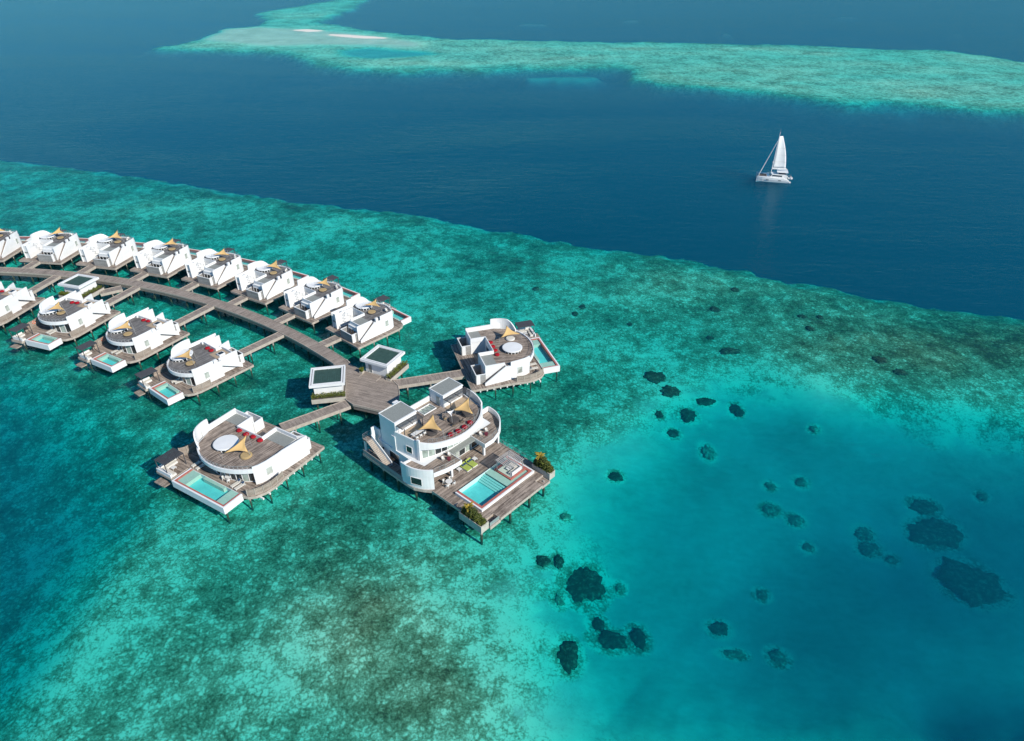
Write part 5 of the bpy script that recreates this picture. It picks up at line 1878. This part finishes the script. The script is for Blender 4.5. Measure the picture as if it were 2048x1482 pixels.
    for s in (-1, 1):
        pts = [(x, s * 3.35, z) for x, z in ((-4.8, 1.4), (-2, 1.6), (1, 1.68), (4, 1.75))]
        for p in pts:
            lf.tube(p, (p[0], p[1], p[2] + .65), .025, 4)
        for a, b in zip(pts[:-1], pts[1:]):
            lf.tube((a[0], a[1], a[2] + .62), (b[0], b[1], b[2] + .62), .018, 4)
    lf.build('lifelines', 'steel', t)
    d = MB()
    for i in range(16):
        a0, a1 = math.pi * (-.5 + i / 16 * 1.0), math.pi * (-.5 + (i + 1) / 16)
        d.tube((-6.9 - .75 * math.cos(a0) * .6, 1.45 * math.sin(a0), 1.25), (-6.9 - .75 * math.cos(a1) * .6, 1.45 * math.sin(a1), 1.25), .26, 7)
    d.tube((-6.9, -1.45, 1.25), (-6.9, 1.45, 1.25), .26, 7)
    d.box(-7.25, -6.9, -1.2, 1.2, 1.02, 1.12)
    dg = d.build('inflatable_dinghy', 'furn', None, flip=False)
    dg.location = t.location
    dg.rotation_euler = t.rotation_euler
    tag(dg, 'white inflatable dinghy slung at the stern of the catamaran', 'dinghy')
    for y in (-.9, .9):
        MB().tube((-5.2, y, 1.6), (-7.0, y, 2.2), .06, 6).build('davit', 'steel', t)
    return t


# ------------------------------------------------------------------ coral heads
def m_coral(name='living_coral', g=1.0):
    m, nt, b, o = mat(name)
    t = NT(nt)
    pos = t.n('NewGeometry').outputs['Position']
    n = t.noise(pos, 1.3, 6, 0.75)
    nt.links.new(t.ramp(n, [(0.32, (0.02 * g, 0.026 * g, 0.018 * g)), (0.52, (0.055 * g, 0.062 * g, 0.04 * g)), (0.68, (0.20 * g, 0.20 * g, 0.13 * g))]), b.inputs['Base Color'])
    b.inputs['Roughness'].default_value = 1.0
    b.inputs['Specular IOR Level'].default_value = 0
    return m


MT['coral'] = m_coral()
MT['coralfaded'] = m_coral('haze_faded_coral', 4.2)  # paler colour paints in the haze of the water above
MT['coraldeep'] = m_coral('half_faded_coral', 2.0)  # lightened part way, the same water haze put into the colour


def coral_head(px, py, rx, ry, label, group, seed, hfac=.13):
    x, y, dep, a, b_ = CORAL_POS[seed - 100]
    rn = random.Random(seed)
    ph = [rn.uniform(0, 6.28) for _ in range(6)]
    h = max(.2, min(dep - .45, hfac * (a + b_) / 2 + .25))
    mb = MB()
    N, K = 44, 7
    def wob(t_):
        return 1 + .07 * math.sin(2 * t_ + ph[0]) + .08 * math.sin(3 * t_ + ph[1]) + .07 * math.sin(5 * t_ + ph[2]) + .07 * math.sin(8 * t_ + ph[3]) + .05 * math.sin(13 * t_ + ph[4]) + .04 * math.sin(19 * t_ + ph[5]) + rn.uniform(-.05, .05)
    W = [wob(2 * math.pi * k / N) for k in range(N)]
    for j in range(K):
        f_ = j / (K - 1)
        r = (1.04, 1.0, .93, .8, .6, .35, .08)[j]
        z = (-.5, .25 * h, .5 * h, .72 * h, .88 * h, .97 * h, 1.0 * h)[j]
        for k in range(N):
            t_ = 2 * math.pi * k / N
            w = 1 + (W[k] - 1) * (1 if j < 4 else .6)
            jit = 1 + rn.uniform(-.06, .06)
            mb.v.append((math.cos(t_) * a * r * w * jit, math.sin(t_) * b_ * r * w * jit, z + rn.uniform(-.12, .12) * h * (j > 0)))
    for j in range(K - 1):
        for k in range(N):
            l = (k + 1) % N
            mb.f.append((j * N + k, j * N + l, (j + 1) * N + l, (j + 1) * N + k))
    mb.f.append(tuple(range((K - 1) * N, K * N)))
    o = mb.build('coral_head', 'coralfaded' if group and 'dim' in group else ('coraldeep' if px > 1400 and py > 900 else 'coral'), None, flip=False, smooth=True)
    o.location = (x, y, -dep)
    return tag(o, label, 'coral', group)


# ------------------------------------------------------------------ assembly
boardwalk()
plaza()
A_FAR = [48.15 + 5.838 * k for k in range(8)]
A_NEAR = [52.31 + 8.975 * k for k in range(4)]
for a in A_FAR:
    u, l = radial(a)
    jetty(ARC_C + u * 173.75 + l * .8, ARC_C + u * 178.6 + l * .8, 2.1)
for a in A_NEAR:
    u, l = radial(a)
    jetty(ARC_C + u * 170.65, ARC_C + u * 158.4, 2.1)

proto = None
for k, a in enumerate(A_FAR):
    u, l = radial(a)
    o = ARC_C + u * 180.5 - l * 5.5
    fr = Fr(o, a)
    if proto is None:
        proto = small_villa('far')
        v = proto
        v.location, v.rotation_euler = (*o, 0), (0, 0, fr.a)
    else:
        v = clone(proto, (*o, 0), fr.a)
    tag(v, f'white water villa in the far row, {ORD[k]}', 'villa', 'villas of the far row')
    furnish_small(fr, 'far-row villa ' + ORD[k].replace(', at the left edge', ''), 'far')
MB.flip = True
MB.stretch = 1.13
proto = None
ORDN = ORD[:3] + ['fourth from the plaza, at the left edge']
for k, a in enumerate(A_NEAR):
    u, l = radial(a)
    o = ARC_C + u * 156.5 - l * 5.4
    fr = Fr(o, a + 180, True)
    if proto is None:
        proto = small_villa('near')
        v = proto
        v.location, v.rotation_euler = (*o, 0), (0, 0, fr.a)
    else:
        v = clone(proto, (*o, 0), fr.a)
    tag(v, f'white water villa in the near row, {ORDN[k]}', 'villa', 'villas of the near row')
    furnish_small(fr, 'near-row villa ' + ORDN[k].replace(', at the left edge', ''), 'near')
MB.stretch = 1.0
fl_ = Fr(Vector((-47.5, 94.5)) + 2.8 * Vector((math.sin(math.radians(239.5)), -math.cos(math.radians(239.5)))), 239.5, True)
v = big_villa('L')
v.location, v.rotation_euler = fl_.loc(0, 0), (0, 0, fl_.a)
tag(v, 'large white villa with long pool, left in front of the plaza', 'villa', 'large villas beside the plaza')
furnish_big(fl_, 'left large villa', 'L')
MB.flip = False
frr = Fr(Vector((0, 130)) + 2.4 * Vector((-math.sin(math.radians(18)), math.cos(math.radians(18)))), 18.0)
v = big_villa('R')
v.location, v.rotation_euler = frr.loc(0, 0), (0, 0, frr.a)
tag(v, 'large white villa with outer stair and pool, right of the plaza', 'villa', 'large villas beside the plaza')
furnish_big(frr, 'right large villa', 'R')
frm = Fr((-10.5, 98.0), -42.3)
v = main_villa()
v.location, v.rotation_euler = frm.loc(0, 0), (0, 0, frm.a)
tag(v, 'two-storey white villa with roof houses and broad pool deck', 'villa')
furnish_main(frm)
p1 = Vector(fl_.loc(-11.4, 1.4)[:2])
jetty((-33.9, 114.6), p1, 2.5)
p1 = Vector(frr.loc(-11.4, -2.9)[:2])
jetty((-25.3, 121.9), p1, 2.6)
jetty((-25.2, 113.4), Vector(frm.loc(-13.2, .6)[:2]), 2.6)
pavilion((-28.5, 127.85), -25.9, 7.2, 6.9, 'white pavilion with green roof on the far side of the plaza', [(3.1, 4.35, -3.8, 3.3), (-3.7, -2.9, -4.1, -3.3)],
         'leafy hedge along the pavilion on the far side of the plaza', door=(-1.6, -2.7, (0, -1)))
pavilion((-38.8, 119.8), 10.4, 7.2, 7.15, 'white pavilion with green roof on the left side of the plaza', [(-3.5, 3.5, -4.35, -3.1)],
         'leafy hedge in front of the pavilion on the left of the plaza')
pavilion((-115.7, 165.75), -17.7, 7.1, 6.7, 'white pavilion with green roof beside the curved boardwalk', [(3.05, 4.25, -3.5, 3.2), (-3.6, -.5, -4.2, -3.0)],
         'leafy hedge around the pavilion beside the curved boardwalk')
jetty((-111.0, 165.6), (-106.5, 168.6), 2.6)
jetty((-31.4, 123.4), (-30.6, 125.2), 4.2, top=2.58)

b0, s0 = Vector(at(1513, 361)), Vector(at(1576, 366))
mid = (b0 + s0) / 2
hd = math.atan2(b0.y - s0.y, b0.x - s0.x)
off = Vector((-math.sin(hd), math.cos(hd)))
if off.y < 0:
    off = -off
mid = mid + off * 2.7
catamaran((mid.x, mid.y, 0), hd)

for i, (x, y, a, b, lb, gr) in enumerate(CORALS):
    coral_head(x, y, a, b, lb, gr, 100 + i)
